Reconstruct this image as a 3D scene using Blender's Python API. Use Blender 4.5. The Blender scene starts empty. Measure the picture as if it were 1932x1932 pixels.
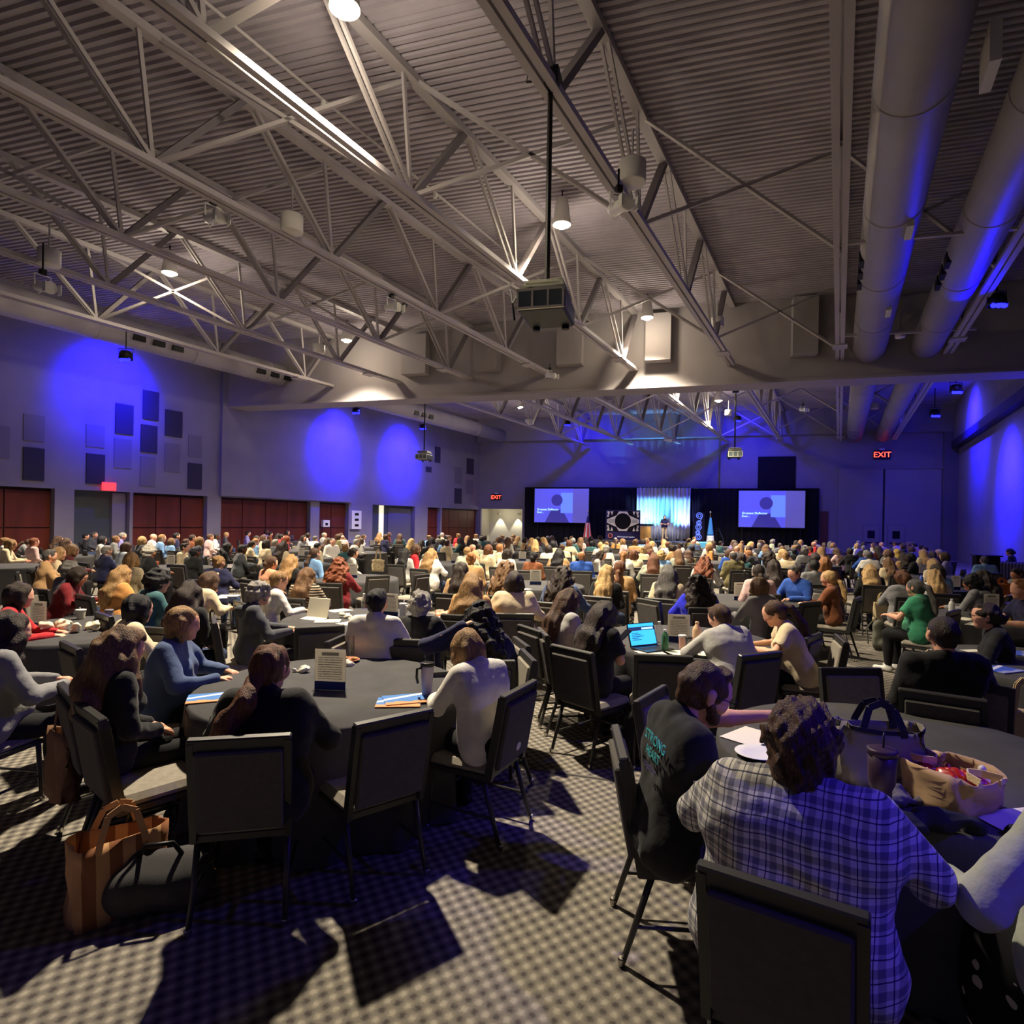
import bpy, math, random
import numpy as np
from mathutils import Matrix, Vector
random.seed(7); np.random.seed(7)
SC = bpy.context.scene
COL = SC.collection
# ---------------------------------------------------------------- camera, world, exposure
CAM_H, FPX, ROLL, HZ = 1.93, 1150.0, 1.0, 19.0
cd = bpy.data.cameras.new('camera'); cam = bpy.data.objects.new('camera', cd); COL.objects.link(cam)
cd.sensor_width = 36.0; cd.lens = 36.0 * FPX / 1932; cd.shift_y = HZ / 1932; cd.clip_end = 300
cam.matrix_world = Matrix.Translation((0, 0, CAM_H)) @ Matrix.Rotation(math.radians(90), 4, 'X') @ Matrix.Rotation(math.radians(ROLL), 4, 'Z')
SC.camera = cam
W = bpy.data.worlds.new('world'); SC.world = W; W.use_nodes = True
W.node_tree.nodes['Background'].inputs[0].default_value = (.27, .22, .58, 1)
W.node_tree.nodes['Background'].inputs[1].default_value = .13
SC.view_settings.view_transform = 'Standard'; SC.view_settings.look = 'None'
SC.view_settings.exposure = 0.55; SC.view_settings.gamma = 1.0; SC.view_settings.use_curve_mapping = False
SC.cycles.use_denoising = True
SC.cycles.max_bounces = 5; SC.cycles.diffuse_bounces = 3; SC.cycles.glossy_bounces = 2
SC.cycles.transmission_bounces = 4; SC.cycles.transparent_max_bounces = 8
SC.cycles.sample_clamp_indirect = 4.0
_c, _s = math.cos(math.radians(ROLL)), math.sin(math.radians(ROLL))
def G(px, py, z):
    """floor position (x, y) of the point at height z that the photograph shows at px, py"""
    u = (px-966)*_c + (py-966)*_s; v = -(px-966)*_s + (py-966)*_c - HZ
    y = FPX*(CAM_H-z)/v
    return (u*y/FPX, y)
def HT(px, py, y):
    """x and height of the point at depth y seen at px, py"""
    u = (px-966)*_c + (py-966)*_s; v = -(px-966)*_s + (py-966)*_c - HZ
    return u*y/FPX, CAM_H - v*y/FPX
DX = .536                                  # the hall runs along (DX, 1); cross direction is (1, LY)
LY = -.30
def on_left(px, py): 
    u = ((px-966)*_c + (py-966)*_s)/FPX; v = (-(px-966)*_s + (py-966)*_c - HZ)/FPX
    y = -28.5/(u-DX); return (u*y, y, CAM_H - v*y)
def on_line(px, py, y0, sl):               # plane y = y0 + sl*x
    u = ((px-966)*_c + (py-966)*_s)/FPX; v = (-(px-966)*_s + (py-966)*_c - HZ)/FPX
    y = y0/(1-sl*u); return (u*y, y, CAM_H - v*y)
BACK0, MID0 = 47.5, 24.2
def on_back(px, py, d=0.): return on_line(px, py, BACK0-d, LY)
def on_mid(px, py, d=0.): return on_line(px, py, MID0-d, LY)
def on_right(px, py):
    u = ((px-966)*_c + (py-966)*_s)/FPX; v = (-(px-966)*_s + (py-966)*_c - HZ)/FPX
    y = 7.5/(u-DX); return (u*y, y, CAM_H - v*y)
def aim(src, dst):
    d = Vector(dst)-Vector(src); return d.to_track_quat('-Z', 'Y').to_euler()
def spot(name, loc, dst, power, col, size, blend=.6, rad=.12):
    l = bpy.data.lights.new(name, 'SPOT'); l.energy = power; l.color = col; l.spot_size = math.radians(size); l.spot_blend = blend
    l.shadow_soft_size = rad; o = bpy.data.objects.new(name, l); COL.objects.link(o); o.location = loc; o.rotation_euler = aim(loc, dst); return o
def point(name, loc, power, col, rad=.15):
    l = bpy.data.lights.new(name, 'POINT'); l.energy = power; l.color = col; l.shadow_soft_size = rad
    o = bpy.data.objects.new(name, l); COL.objects.link(o); o.location = loc; return o
WARM = (1, .86, .64)
LAMPS = [(-2.47, 8.54), (1.07, 14.63), (4.55, 21.1), (8.1, 28.0), (11.7, 34.9), (-10.21, 17.95), (-6.74, 24.4), (-3.2, 31.2), (.35, 37.9)]
LAMP_Z = 9.2
for i, (x, y) in enumerate(LAMPS):
    k = 1.0
    spot('lamp_beam', (x, y, LAMP_Z-.28), (x, y, 0), 5600*k, WARM, 108, .75, .16)
    point('lamp_spill', (x, y, LAMP_Z-.25), 125*k, WARM, .2)
BLUE = (.003, .0, 1.0)
# blue washers: fixtures hang by the walls and point at them
PARS = []
for (px, py) in ((205, 730), (462, 795), (628, 835), (756, 855)):
    p = Vector(on_left(px, py)); q = p + Vector((2.3, -1.2, 1.5)); PARS.append((q, p, 7500, 80))
for (px, py) in ((1905, 890), (1850, 800)):
    p = Vector(on_right(px, py)); q = p + Vector((-2.4, 1.0, 1.6)); PARS.append((q, p, 8000, 88))
p = Vector((7.5+DX*20.5, 20.5, 5.5)); PARS.append((p+Vector((-2.2, 1.2, 2.2)), p, 8000, 88))
for (px, py) in ((1120, 880), (1390, 875)):
    p = Vector(on_back(px, py)); PARS.append((p+Vector((-1.0, -4.5, 2.6)), p, 1000, 120))
for q, p, e, a in PARS:
    spot('blue_beam', q, p, e, BLUE, a, 1., .1)
    spot('blue_spill', q, p+Vector((0, 0, -3)), e*.13, (.085, .065, 1.0), 168, 1., .3)
# rear corner fixtures that put blue on shoulders and chair backs
spot('blue_beam', (5.0, -1.2, 6.8), (1.6, 2.25, 1.0), 800, (.05, .02, 1), 17, .7, .15)
spot('blue_beam', (9.4, 4.5, 7.0), (1.2, 4.6, .9), 480, (.05, .02, 1), 40, .6, .15)
spot('blue_beam', (15.5, 13.0, 7.2), (7.0, 9.0, .5), 2600, (.10, .07, 1), 75, .6, .15)
x_, z_ = HT(1880, 572, 15.0); spot('blue_beam', (x_-.1, 15.0, z_-.2), (1.1+DX*12.5, 12.5, 8.0), 170, BLUE, 70, .8, .1)
# stage
spot('stage_beam', (9.0, 31.0, 7.2), on_back(1253, 1000, 2.6), 900, (1, .9, .78), 15, .5, .1)
# ---------------------------------------------------------------- materials
MATS = {}
def lin(c): return tuple((v/12.92 if v <= .04045 else ((v+.055)/1.055)**2.4) for v in [x/255 for x in c])
def mat(key, rgb, rough=.75, metal=0., emit=0., var=0., vscale=8., bump=0., bscale=60., stretch=(1, 1, 1), alpha=1., trans=0., spec=.3, sheen=0.):
    """procedural material; rgb is sRGB 0-255"""
    if key in MATS: return MATS[key]
    m = bpy.data.materials.new(key); m.use_nodes = True; MATS[key] = m
    nt = m.node_tree; b = nt.nodes['Principled BSDF']; c = lin(rgb)
    b.inputs['Base Color'].default_value = (*c, 1); b.inputs['Roughness'].default_value = rough; b.inputs['Metallic'].default_value = metal
    b.inputs['Specular IOR Level'].default_value = spec
    if sheen: b.inputs['Sheen Weight'].default_value = sheen
    if trans: b.inputs['Transmission Weight'].default_value = trans; b.inputs['IOR'].default_value = 1.2
    if alpha < 1: b.inputs['Alpha'].default_value = alpha
    if emit:
        b.inputs['Emission Color'].default_value = (*c, 1); b.inputs['Emission Strength'].default_value = emit
    if var or bump:
        tc = nt.nodes.new('ShaderNodeTexCoord'); mp = nt.nodes.new('ShaderNodeMapping'); nt.links.new(tc.outputs['Object'], mp.inputs[0])
        mp.inputs['Scale'].default_value = stretch
        if var:
            n = nt.nodes.new('ShaderNodeTexNoise'); n.inputs['Scale'].default_value = vscale; n.inputs['Detail'].default_value = 4
            nt.links.new(mp.outputs[0], n.inputs[0])
            r = nt.nodes.new('ShaderNodeValToRGB'); nt.links.new(n.outputs[0], r.inputs[0])
            r.color_ramp.elements[0].position = .3; r.color_ramp.elements[1].position = .7
            r.color_ramp.elements[0].color = (*[v*(1-var) for v in c], 1); r.color_ramp.elements[1].color = (*[min(1, v*(1+var)) for v in c], 1)
            nt.links.new(r.outputs[0], b.inputs['Base Color'])
        if bump:
            n2 = nt.nodes.new('ShaderNodeTexNoise'); n2.inputs['Scale'].default_value = bscale; n2.inputs['Detail'].default_value = 3
            nt.links.new(mp.outputs[0], n2.inputs[0]); bp = nt.nodes.new('ShaderNodeBump'); bp.inputs['Strength'].default_value = bump
            bp.inputs['Distance'].default_value = .01
            nt.links.new(n2.outputs[0], bp.inputs['Height']); nt.links.new(bp.outputs[0], b.inputs['Normal'])
    return m
def nodes_of(m): return m.node_tree, m.node_tree.nodes['Principled BSDF']
def math_node(nt, op, a, b=None, c=None):
    n = nt.nodes.new('ShaderNodeMath'); n.operation = op
    for i, v in enumerate((a, b, c)):
        if v is None: continue
        if hasattr(v, 'is_linked') or hasattr(v, 'links'): nt.links.new(v, n.inputs[i])
        else: n.inputs[i].default_value = v
    return n.outputs[0]
def mixc(nt, f, a, b):
    n = nt.nodes.new('ShaderNodeMix'); n.data_type = 'RGBA'
    if hasattr(f, 'links'): nt.links.new(f, n.inputs[0])
    else: n.inputs[0].default_value = f
    for i, v in ((6, a), (7, b)):
        if hasattr(v, 'links'): nt.links.new(v, n.inputs[i])
        else: n.inputs[i].default_value = (*v, 1)
    return n.outputs[2]
STEEL = mat('steel_paint', (164, 158, 160), .55, var=.12, vscale=2)
DARKSTEEL = mat('dark_steel_paint', (112, 106, 110), .6)
WALL = mat('wall_paint', (128, 124, 138), .9, var=.05, vscale=1.2, bump=.1, bscale=20)
WALLTOP = mat('bulkhead_paint', (146, 140, 142), .9, var=.06, vscale=.8)
WOOD = mat('dark_wood', (96, 40, 26), .5, var=.25, vscale=3, stretch=(1, 1, .15))
BLACK = mat('black_paint', (16, 16, 18), .45)
BLACKCLOTH = mat('black_cloth', (68, 67, 69), .85, bump=.15, bscale=220, var=.15, vscale=5)
DRAPE = mat('black_drape', (10, 9, 16), .95)
WHITE = mat('white_plastic', (225, 225, 220), .4)
FIXTURE = mat('fixture_white', (205, 202, 196), .5)
PAPER = mat('paper', (232, 228, 214), .8)
FRAME = mat('chair_frame_black', (50, 49, 48), .4, spec=.5)
UPHOL = mat('chair_upholstery', (140, 133, 122), .9, bump=.2, bscale=260, var=.12, vscale=30)
VINYL = mat('chair_back_fabric', (86, 82, 80), .85, bump=.15, bscale=260, var=.1, vscale=30)
CHROME = mat('glide_metal', (200, 195, 185), .25, 1.)
SKIN = {'light': mat('skin_light', (224, 168, 140), .55, var=.06, vscale=12), 'tan': mat('skin_tan', (196, 134, 104), .55, var=.06, vscale=12), 'dark': mat('skin_dark', (98, 62, 46), .5, var=.06, vscale=12)}
# ---------------------------------------------------------------- mesh building
class MB:
    def __init__(s): s.v = []; s.f = []; s.m = []
    def add(s, vs, fs, mi=0):
        o = len(s.v); s.v += [tuple(p) for p in vs]; s.f += [tuple(i+o for i in f) for f in fs]; s.m += [mi]*len(fs); return s
    def box(s, c, d, R=None, mi=0, bev=0.):
        x, y, z = d[0]/2, d[1]/2, d[2]/2
        if bev:
            b = bev; P = []
            for (sx, sy, sz) in [(i, j, k) for i in (-1, 1) for j in (-1, 1) for k in (-1, 1)]:
                P += [(sx*(x-b), sy*(y-b), sz*z), (sx*(x-b), sy*y, sz*(z-b)), (sx*x, sy*(y-b), sz*(z-b))]
            from mathutils.geometry import convex_hull_2d
            import bmesh
            bm = bmesh.new(); [bm.verts.new(p) for p in P]; bmesh.ops.convex_hull(bm, input=bm.verts); bm.verts.index_update()
            vs = [v.co.copy() for v in bm.verts]; fs = [[v.index for v in f.verts] for f in bm.faces]; bm.free()
        else:
            vs = [Vector((i*x, j*y, k*z)) for i in (-1, 1) for j in (-1, 1) for k in (-1, 1)]
            fs = [(0, 1, 3, 2), (4, 6, 7, 5), (0, 4, 5, 1), (2, 3, 7, 6), (0, 2, 6, 4), (1, 5, 7, 3)]
        c = Vector(c); return s.add([(R @ Vector(v) if R else Vector(v))+c for v in vs], fs, mi)
    def bar(s, a, b, w, h=None, mi=0, up=(0, 0, 1)):
        a, b = Vector(a), Vector(b); d = b-a; L = d.length; d.normalize(); u = Vector(up)
        if abs(d.dot(u)) > .99: u = Vector((1, 0, 0))
        x = d.cross(u).normalized(); z = x.cross(d); R = Matrix((x, d, z)).transposed()
        return s.box((a+b)/2, (w, L, h or w), R, mi)
    def tube(s, pts, r, n=10, mi=0, caps=True):
        pts = [Vector(p) for p in pts]; rs = r if isinstance(r, (list, tuple)) else [r]*len(pts); vs = []; fs = []
        prev = None
        for i, p in enumerate(pts):
            d = (pts[min(i+1, len(pts)-1)]-pts[max(i-1, 0)]).normalized()
            u = prev if prev is not None else (Vector((0, 0, 1)) if abs(d.z) < .9 else Vector((1, 0, 0)))
            x = d.cross(u).normalized() if d.cross(u).length > 1e-6 else Vector((1, 0, 0)); y = x.cross(d).normalized(); prev = y
            for k in range(n):
                a = 2*math.pi*k/n; vs.append(p+(x*math.cos(a)+y*math.sin(a))*rs[i])
        for i in range(len(pts)-1):
            for k in range(n): fs.append((i*n+k, i*n+(k+1) % n, (i+1)*n+(k+1) % n, (i+1)*n+k))
        if caps: fs.append(tuple(range(n))[::-1]); fs.append(tuple((len(pts)-1)*n+k for k in range(n)))
        return s.add(vs, fs, mi)
    def lathe(s, prof, c=(0, 0, 0), n=20, mi=0, sy=1.):
        vs = []; fs = []; m = len(prof)
        for (r, z) in prof:
            for k in range(n): a = 2*math.pi*k/n; vs.append((c[0]+r*math.cos(a), c[1]+r*math.sin(a)*sy, c[2]+z))
        for i in range(m-1):
            for k in range(n): fs.append((i*n+k, i*n+(k+1) % n, (i+1)*n+(k+1) % n, (i+1)*n+k))
        if prof[0][0] > 1e-4: fs.append(tuple(range(n))[::-1])
        if prof[-1][0] > 1e-4: fs.append(tuple((m-1)*n+k for k in range(n)))
        return s.add(vs, fs, mi)
    def grid(s, fn, nu, nv, mi=0):
        vs = [fn(i/nu, j/nv) for j in range(nv+1) for i in range(nu+1)]
        fs = [(j*(nu+1)+i, j*(nu+1)+i+1, (j+1)*(nu+1)+i+1, (j+1)*(nu+1)+i) for j in range(nv) for i in range(nu)]
        return s.add(vs, fs, mi)
    def mesh(s, name, mats, smooth=False):
        me = bpy.data.meshes.new(name); me.from_pydata(s.v, [], s.f)
        for m in (mats if isinstance(mats, (list, tuple)) else [mats]): me.materials.append(m)
        if len(me.materials) > 1: me.polygons.foreach_set('material_index', s.m)
        if smooth: me.polygons.foreach_set('use_smooth', [True]*len(me.polygons))
        me.update(); return me
    def obj(s, name, mats, parent=None, smooth=False): return put(name, s.mesh(name, mats, smooth), parent)
def put(name, me, parent=None, loc=None, rz=None):
    o = bpy.data.objects.new(name, me); COL.objects.link(o)
    if parent: o.parent = parent
    if loc is not None: o.location = loc
    if rz is not None: o.rotation_euler = (0, 0, rz)
    return o
USED = {}
def tag(o, label=None, cat=None, group=None, kind=None):
    if label: o['label'] = label
    if cat: o['category'] = cat
    if group: o['group'] = group
    if kind: o['kind'] = kind
    return o
def thing(name, label, cat, loc=(0, 0, 0), rz=0., group=None):
    o = bpy.data.objects.new(name, None); o.empty_display_size = .1; COL.objects.link(o); o.location = loc; o.rotation_euler = (0, 0, rz)
    return tag(o, label, cat, group)
def dup(root, loc, rz, label=None, group=None, mtx=None):
    r = root.copy(); COL.objects.link(r)
    if mtx is not None: r.matrix_world = mtx
    else: r.location = loc; r.rotation_euler = (0, 0, rz)
    for k, v in (('label', label), ('group', group)):
        if v: r[k] = v
    for ch in KIDS.get(root.name, ()) or [c for c in root.children]:
        c = ch.copy(); COL.objects.link(c); c.parent = r
        for g in ch.children:
            d = g.copy(); COL.objects.link(d); d.parent = c
    return r
KIDS = {}
def text(name, body, size, parent, loc, rot, m, depth=.0, align='CENTER', label=None, shear=0.):
    cu = bpy.data.curves.new(name, 'FONT'); cu.body = body; cu.size = size; cu.align_x = align; cu.align_y = 'CENTER'; cu.extrude = depth
    cu.materials.append(m); cu.resolution_u = 3
    o = bpy.data.objects.new(name, cu); COL.objects.link(o); o.parent = parent; o.location = loc; o.rotation_euler = rot
    if label: o['label'] = label
    return o
# ---------------------------------------------------------------- implicit surfaces (for bodies, clothes, hair, bags)
class Field:
    """smooth union of tapered capsules, meshed with surface nets: one continuous skin"""
    def __init__(s): s.p = []; s.mods = []
    def cap(s, a, b, ra, rb=None, k=.03, n=None, flat=1., op='add'):
        s.p.append((np.array(a, float), np.array(b, float), ra, rb if rb is not None else ra, k, n, flat, op)); return s
    def ball(s, a, r, k=.03, n=None, flat=1., op='add'): return s.cap(a, np.array(a, float)+[0, 0, 1e-4], r, r, k, n, flat, op)
    def chain(s, pts, rs, k=.03, n=None, flat=1.):
        for i in range(len(pts)-1): s.cap(pts[i], pts[i+1], rs[i], rs[i+1], k, n, flat)
        return s
    def mirror(s, a, b, ra, rb=None, **kw):
        s.cap(a, b, ra, rb, **kw); f = np.array([-1, 1, 1]); s.cap(np.array(a)*f, np.array(b)*f, ra, rb, **kw); return s
    def build(s, h):
        A = [p for p in s.p if p[7] == 'add']; ext = lambda p: max(p[2], p[3])*max(1., p[6])
        lo = np.min([np.minimum(p[0], p[1])-ext(p) for p in A], 0)-3*h-.012; hi = np.max([np.maximum(p[0], p[1])+ext(p) for p in A], 0)+3*h+.012
        n = np.ceil((hi-lo)/h).astype(int)+1; F = np.full(n, .3, np.float32); ax = [np.arange(n[i])*h+lo[i] for i in range(3)]
        for (a, b, ra, rb, k, nn, fl, op) in s.p:
            mg = max(ra, rb)*max(1., fl)+k+3*h
            i0 = np.clip(((np.minimum(a, b)-mg-lo)/h).astype(int), 0, n-1); i1 = np.clip(((np.maximum(a, b)+mg-lo)/h).astype(int)+2, 1, n)
            if (i1 <= i0).any(): continue
            sl = tuple(slice(i0[j], i1[j]) for j in range(3))
            X = ax[0][sl[0]][:, None, None].astype(np.float32); Y = ax[1][sl[1]][None, :, None].astype(np.float32); Z = ax[2][sl[2]][None, None, :].astype(np.float32)
            ba = b-a; aa = a
            px, py, pz = X-a[0], Y-a[1], Z-a[2]
            if nn is not None:
                nv = np.array(nn, float); nv /= np.linalg.norm(nv); g = 1/fl-1
                t = (px*nv[0]+py*nv[1]+pz*nv[2])*g; px = px+t*nv[0]; py = py+t*nv[1]; pz = pz+t*nv[2]; ba = ba+nv*(ba@nv)*g
            L2 = max(ba@ba, 1e-10); t = np.clip((px*ba[0]+py*ba[1]+pz*ba[2])/L2, 0, 1)
            d = np.sqrt((px-t*ba[0])**2+(py-t*ba[1])**2+(pz-t*ba[2])**2)-(ra+(rb-ra)*t)
            if fl < 1: d = d*(fl**.5)
            f = F[sl]
            if op == 'add':
                hh = np.clip(.5+.5*(f-d)/k, 0, 1); F[sl] = f*(1-hh)+d*hh-k*hh*(1-hh)
            else:
                hh = np.clip(.5-.5*(f+d)/k, 0, 1); F[sl] = f*(1-hh)-d*hh+k*hh*(1-hh)
        for fn, amp in s.mods:
            I = np.nonzero(np.abs(F) < amp+3*h); P = np.stack([ax[j][I[j]] for j in range(3)], 1); F[I] += fn(P).astype(np.float32)
        return nets(F, lo, h)
def nets(F, o, h):
    s = F < 0; sh = F.shape; cnt = np.zeros([v-1 for v in sh], np.uint8)
    for i in (0, 1):
        for j in (0, 1):
            for k in (0, 1): cnt += s[i:sh[0]-1+i, j:sh[1]-1+j, k:sh[2]-1+k]
    act = (cnt > 0) & (cnt < 8); idx = np.full(act.shape, -1, np.int64); I = np.argwhere(act); idx[act] = np.arange(len(I))
    acc = np.zeros((len(I), 3)); num = np.zeros(len(I)); E = np.eye(3, dtype=int)
    for ax in range(3):
        b, c = [q for q in range(3) if q != ax]
        for i in (0, 1):
            for j in (0, 1):
                a = E[b]*i+E[c]*j; A = I+a; B = A+E[ax]
                fa = F[A[:, 0], A[:, 1], A[:, 2]]; fb = F[B[:, 0], B[:, 1], B[:, 2]]; m = (fa < 0) != (fb < 0)
                t = fa[m]/(fa[m]-fb[m]); acc[m] += a+t[:, None]*E[ax]; num[m] += 1
    V = o+h*(I+acc/num[:, None]); Q = []
    for ax in range(3):
        b, c = (ax+1) % 3, (ax+2) % 3
        sl0 = [slice(1, -1)]*3; sl1 = [slice(1, -1)]*3; sl0[ax] = slice(0, -1); sl1[ax] = slice(1, None)
        s0, s1 = s[tuple(sl0)], s[tuple(sl1)]; J = np.argwhere(s0 != s1)
        if not len(J): continue
        inside = s0[tuple(J.T)]; J = J+1; J[:, ax] -= 1
        q = np.stack([idx[tuple((J-E[b]-E[c]).T)], idx[tuple((J-E[c]).T)], idx[tuple(J.T)], idx[tuple((J-E[b]).T)]], 1)
        q[~inside] = q[~inside][:, ::-1]; Q.append(q)
    return V, np.concatenate(Q)
def np_mesh(name, V, Q, mats, smooth=True, mi=None):
    me = bpy.data.meshes.new(name); me.vertices.add(len(V)); me.vertices.foreach_set('co', np.asarray(V, np.float32).ravel())
    me.loops.add(Q.size); me.loops.foreach_set('vertex_index', Q.ravel().astype(np.int32)); me.polygons.add(len(Q))
    me.polygons.foreach_set('loop_start', np.arange(len(Q), dtype=np.int32)*4); me.polygons.foreach_set('loop_total', np.full(len(Q), 4, np.int32))
    for m in (mats if isinstance(mats, (list, tuple)) else [mats]): me.materials.append(m)
    if mi is not None: me.polygons.foreach_set('material_index', mi)
    if smooth: me.polygons.foreach_set('use_smooth', np.ones(len(Q), bool))
    me.update(calc_edges=True); return me
def wob(f, seed, amp, st=(1, 1, 1)):
    r = np.random.RandomState(seed); K = r.normal(size=(7, 3)); K /= np.linalg.norm(K, axis=1)[:, None]; K = K*f*r.uniform(.6, 1.6, (7, 1))*np.array(st); ph = r.uniform(0, 6.28, 7)
    return (lambda P: amp/2.2*sum(np.sin(P @ K[i]+ph[i]) for i in range(7))), amp*1.6
# ---------------------------------------------------------------- the hall
def V2(p, z): return Vector((p[0], p[1], z))
nL = Vector((1, -DX, 0)).normalized(); nB = Vector((LY, -1, 0)).normalized(); nB = Vector((LY, -1, 0)); nB = Vector((-(-LY), -1, 0)).normalized()
nR = -nL; dD = Vector((DX, 1, 0)).normalized(); dL = Vector((1, LY, 0)).normalized()
def slab(mb, a, b, z0, z1, n, t0=0., t1=.3, mi=0):
    """upright slab between floor points a and b, from depth t0 in front of the line to t1 behind it (n points into the room)"""
    a, b = Vector((a[0], a[1], 0)), Vector((b[0], b[1], 0)); P = []
    for z in (z0, z1):
        for q in (a+n*t0, b+n*t0, b-n*t1, a-n*t1): P.append((q.x, q.y, z))
    return mb.add(P, [(0, 1, 5, 4), (1, 2, 6, 5), (2, 3, 7, 6), (3, 0, 4, 7), (4, 5, 6, 7), (3, 2, 1, 0)], mi)
def struct(mb, name, m, parent=None):
    o = mb.obj(name, m, parent)
    if not parent: o['kind'] = 'structure'
    return o
DECK = 9.9
cl = (-2.6, 48.3); cr = (28.4, 39.0)
def Lw(y): return (-28.5+DX*y, y)
def Rw(y): return (7.5+DX*y, y)
# carpet
m = mat('carpet', (110, 104, 94), .95, spec=.1); nt, b = nodes_of(m)
tc = nt.nodes.new('ShaderNodeTexCoord'); mp = nt.nodes.new('ShaderNodeMapping'); nt.links.new(tc.outputs['Object'], mp.inputs[0]); mp.inputs['Rotation'].default_value = (0, 0, math.radians(16))
sx = nt.nodes.new('ShaderNodeSeparateXYZ'); nt.links.new(mp.outputs[0], sx.inputs[0])
w_ = math_node(nt, 'MULTIPLY', math_node(nt, 'SINE', math_node(nt, 'MULTIPLY', sx.outputs[0], math.pi/.044)), math_node(nt, 'SINE', math_node(nt, 'MULTIPLY', sx.outputs[1], math.pi/.05)))
no = nt.nodes.new('ShaderNodeTexNoise'); no.inputs['Scale'].default_value = 90; no.inputs['Detail'].default_value = 2; nt.links.new(tc.outputs['Object'], no.inputs[0])
no2 = nt.nodes.new('ShaderNodeTexNoise'); no2.inputs['Scale'].default_value = .7; nt.links.new(tc.outputs['Object'], no2.inputs[0])
f_ = math_node(nt, 'ADD', math_node(nt, 'MULTIPLY_ADD', w_, .5, .5), math_node(nt, 'MULTIPLY_ADD', no.outputs[0], .5, -.25))
f_ = math_node(nt, 'ADD', f_, math_node(nt, 'MULTIPLY_ADD', no2.outputs[0], .3, -.15))
r = nt.nodes.new('ShaderNodeValToRGB'); nt.links.new(f_, r.inputs[0])
for i, (p_, c_) in enumerate(((.03, (74, 69, 68)), (.36, (110, 105, 99)), (.62, (120, 114, 105)), (.98, (156, 149, 136)))):
    e = r.color_ramp.elements[i] if i < 2 else r.color_ramp.elements.new(p_)
    e.position = p_; e.color = (*lin(c_), 1)
nt.links.new(r.outputs[0], b.inputs['Base Color'])
bp = nt.nodes.new('ShaderNodeBump'); bp.inputs['Strength'].default_value = .4; bp.inputs['Distance'].default_value = .004; nt.links.new(f_, bp.inputs['Height']); nt.links.new(bp.outputs[0], b.inputs['Normal'])
fl = MB(); fl.add([(-36, -8, 0), (24, -8, 0), (34, 52, 0), (-6, 52, 0)], [(0, 1, 2, 3)]); struct(fl, 'floor', m)
seam = MB()
for (a, c) in ((G(860, 1432, 0), G(1190, 1478, 0)), ):
    a, c = Vector((*a, 0)), Vector((*c, 0)); d = (c-a).normalized(); seam.bar(a-d*5, c+d*6, .022, .006)
struct(seam, 'trim_1', mat('seam_strip', (58, 54, 54), .7))
# ceiling: corrugated deck, ribs run across the hall
ce = MB(); t = -8.; P = []; per = .1524
prof = [(0, 0), (.15, 0), (.19, .055), (.28, .055)]
while t < 50:
    for (q, z) in prof: P.append((t+q*per/.32, DECK+z))
    t += per
def deckpt(k, s): # along hall k, s = 0 left 1 right
    y, z = k; xl, xr = -28.8+DX*y, 8.0+DX*y; xm = -10.4+DX*y
    x = xl if s == 0 else xr
    return (x, y+LY*(x-xm), z)
vs = [deckpt(k, 0) for k in P]+[deckpt(k, 1) for k in P]; n = len(P)
ce.add(vs, [(i, n+i, n+i+1, i+1) for i in range(n-1)])
# the deck is wider than the hall at its ends because the ribs run askew; the walls stop it
struct(ce, 'ceiling', mat('deck_paint', (158, 151, 160), .85, var=.18, vscale=.6))
# left wall: upper band, piers, recessed doors
ZD = 2.86
def yl(px): return on_left(px, 940)[1]
wl = MB(); slab(wl, Lw(-8), cl, ZD, DECK+.2, nL)
OPEN = [(-200, 103, 'w'), (140, 245, 'g'), (251, 391, 'w'), (417, 586, 'w'), (603, 658, 'w'), (703, 783, 'o'), (807, 831, 'w'), (834, 903, 'w')]
e0 = -8.
for (a, b_, k) in OPEN:
    slab(wl, Lw(e0), Lw(yl(a)), 0, ZD, nL); e0 = yl(b_)
slab(wl, Lw(e0), cl, 0, ZD, nL)
slab(wl, Lw(yl(412)), Lw(yl(660)), ZD+.05, DECK, nL, .18, 0)     # shallow projection in the middle of the wall
wall_left = struct(wl, 'wall_left', WALL)
GREY = mat('grey_opening', (74, 82, 84), .8); SEAMW = mat('wood_joint', (36, 14, 10), .7)
for i, (a, b_, k) in enumerate(OPEN):
    y0, y1 = yl(a), yl(b_); d = MB(); slab(d, Lw(y0), Lw(y1), 0, ZD, nL, -.3, .34)
    dr = struct(d, 'door_%d' % (i+1), SEAMW if k == 'w' else GREY)
    if k == 'w':
        nc = max(1, round((y1-y0)*1.1346/1.25)); nr = 2
        for c in range(nc):
            for r_ in range(nr):
                u0, u1 = y0+(y1-y0)*c/nc+.02, y0+(y1-y0)*(c+1)/nc-.02
                pm = MB(); slab(pm, Lw(u0), Lw(u1), .08+(ZD-.16)*r_/nr+.02, .08+(ZD-.16)*(r_+1)/nr-.02, nL, -.262, .3); pm.obj('panel', WOOD, dr)
    elif k == 'o':
        pm = MB(); ym = y0+(y1-y0)*.22; slab(pm, Lw(ym), Lw(ym+.38), 0, ZD-.02, nL, -.27, .3); pm.obj('lit_edge', mat('lit_corridor', (226, 220, 190), .8, emit=.75), dr)
        pm = MB(); slab(pm, Lw(y0+(y1-y0)*.42), Lw(y1-.1), 0, ZD-.15, nL, -.25, .3); pm.obj('door_leaf', mat('grey_leaf', (96, 96, 104), .7), dr)
    else:
        pm = MB(); slab(pm, Lw(y1-.5), Lw(y1-.05), 0, ZD-.05, nL, -.2, .3); pm.obj('jamb', WALL, dr)
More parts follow.
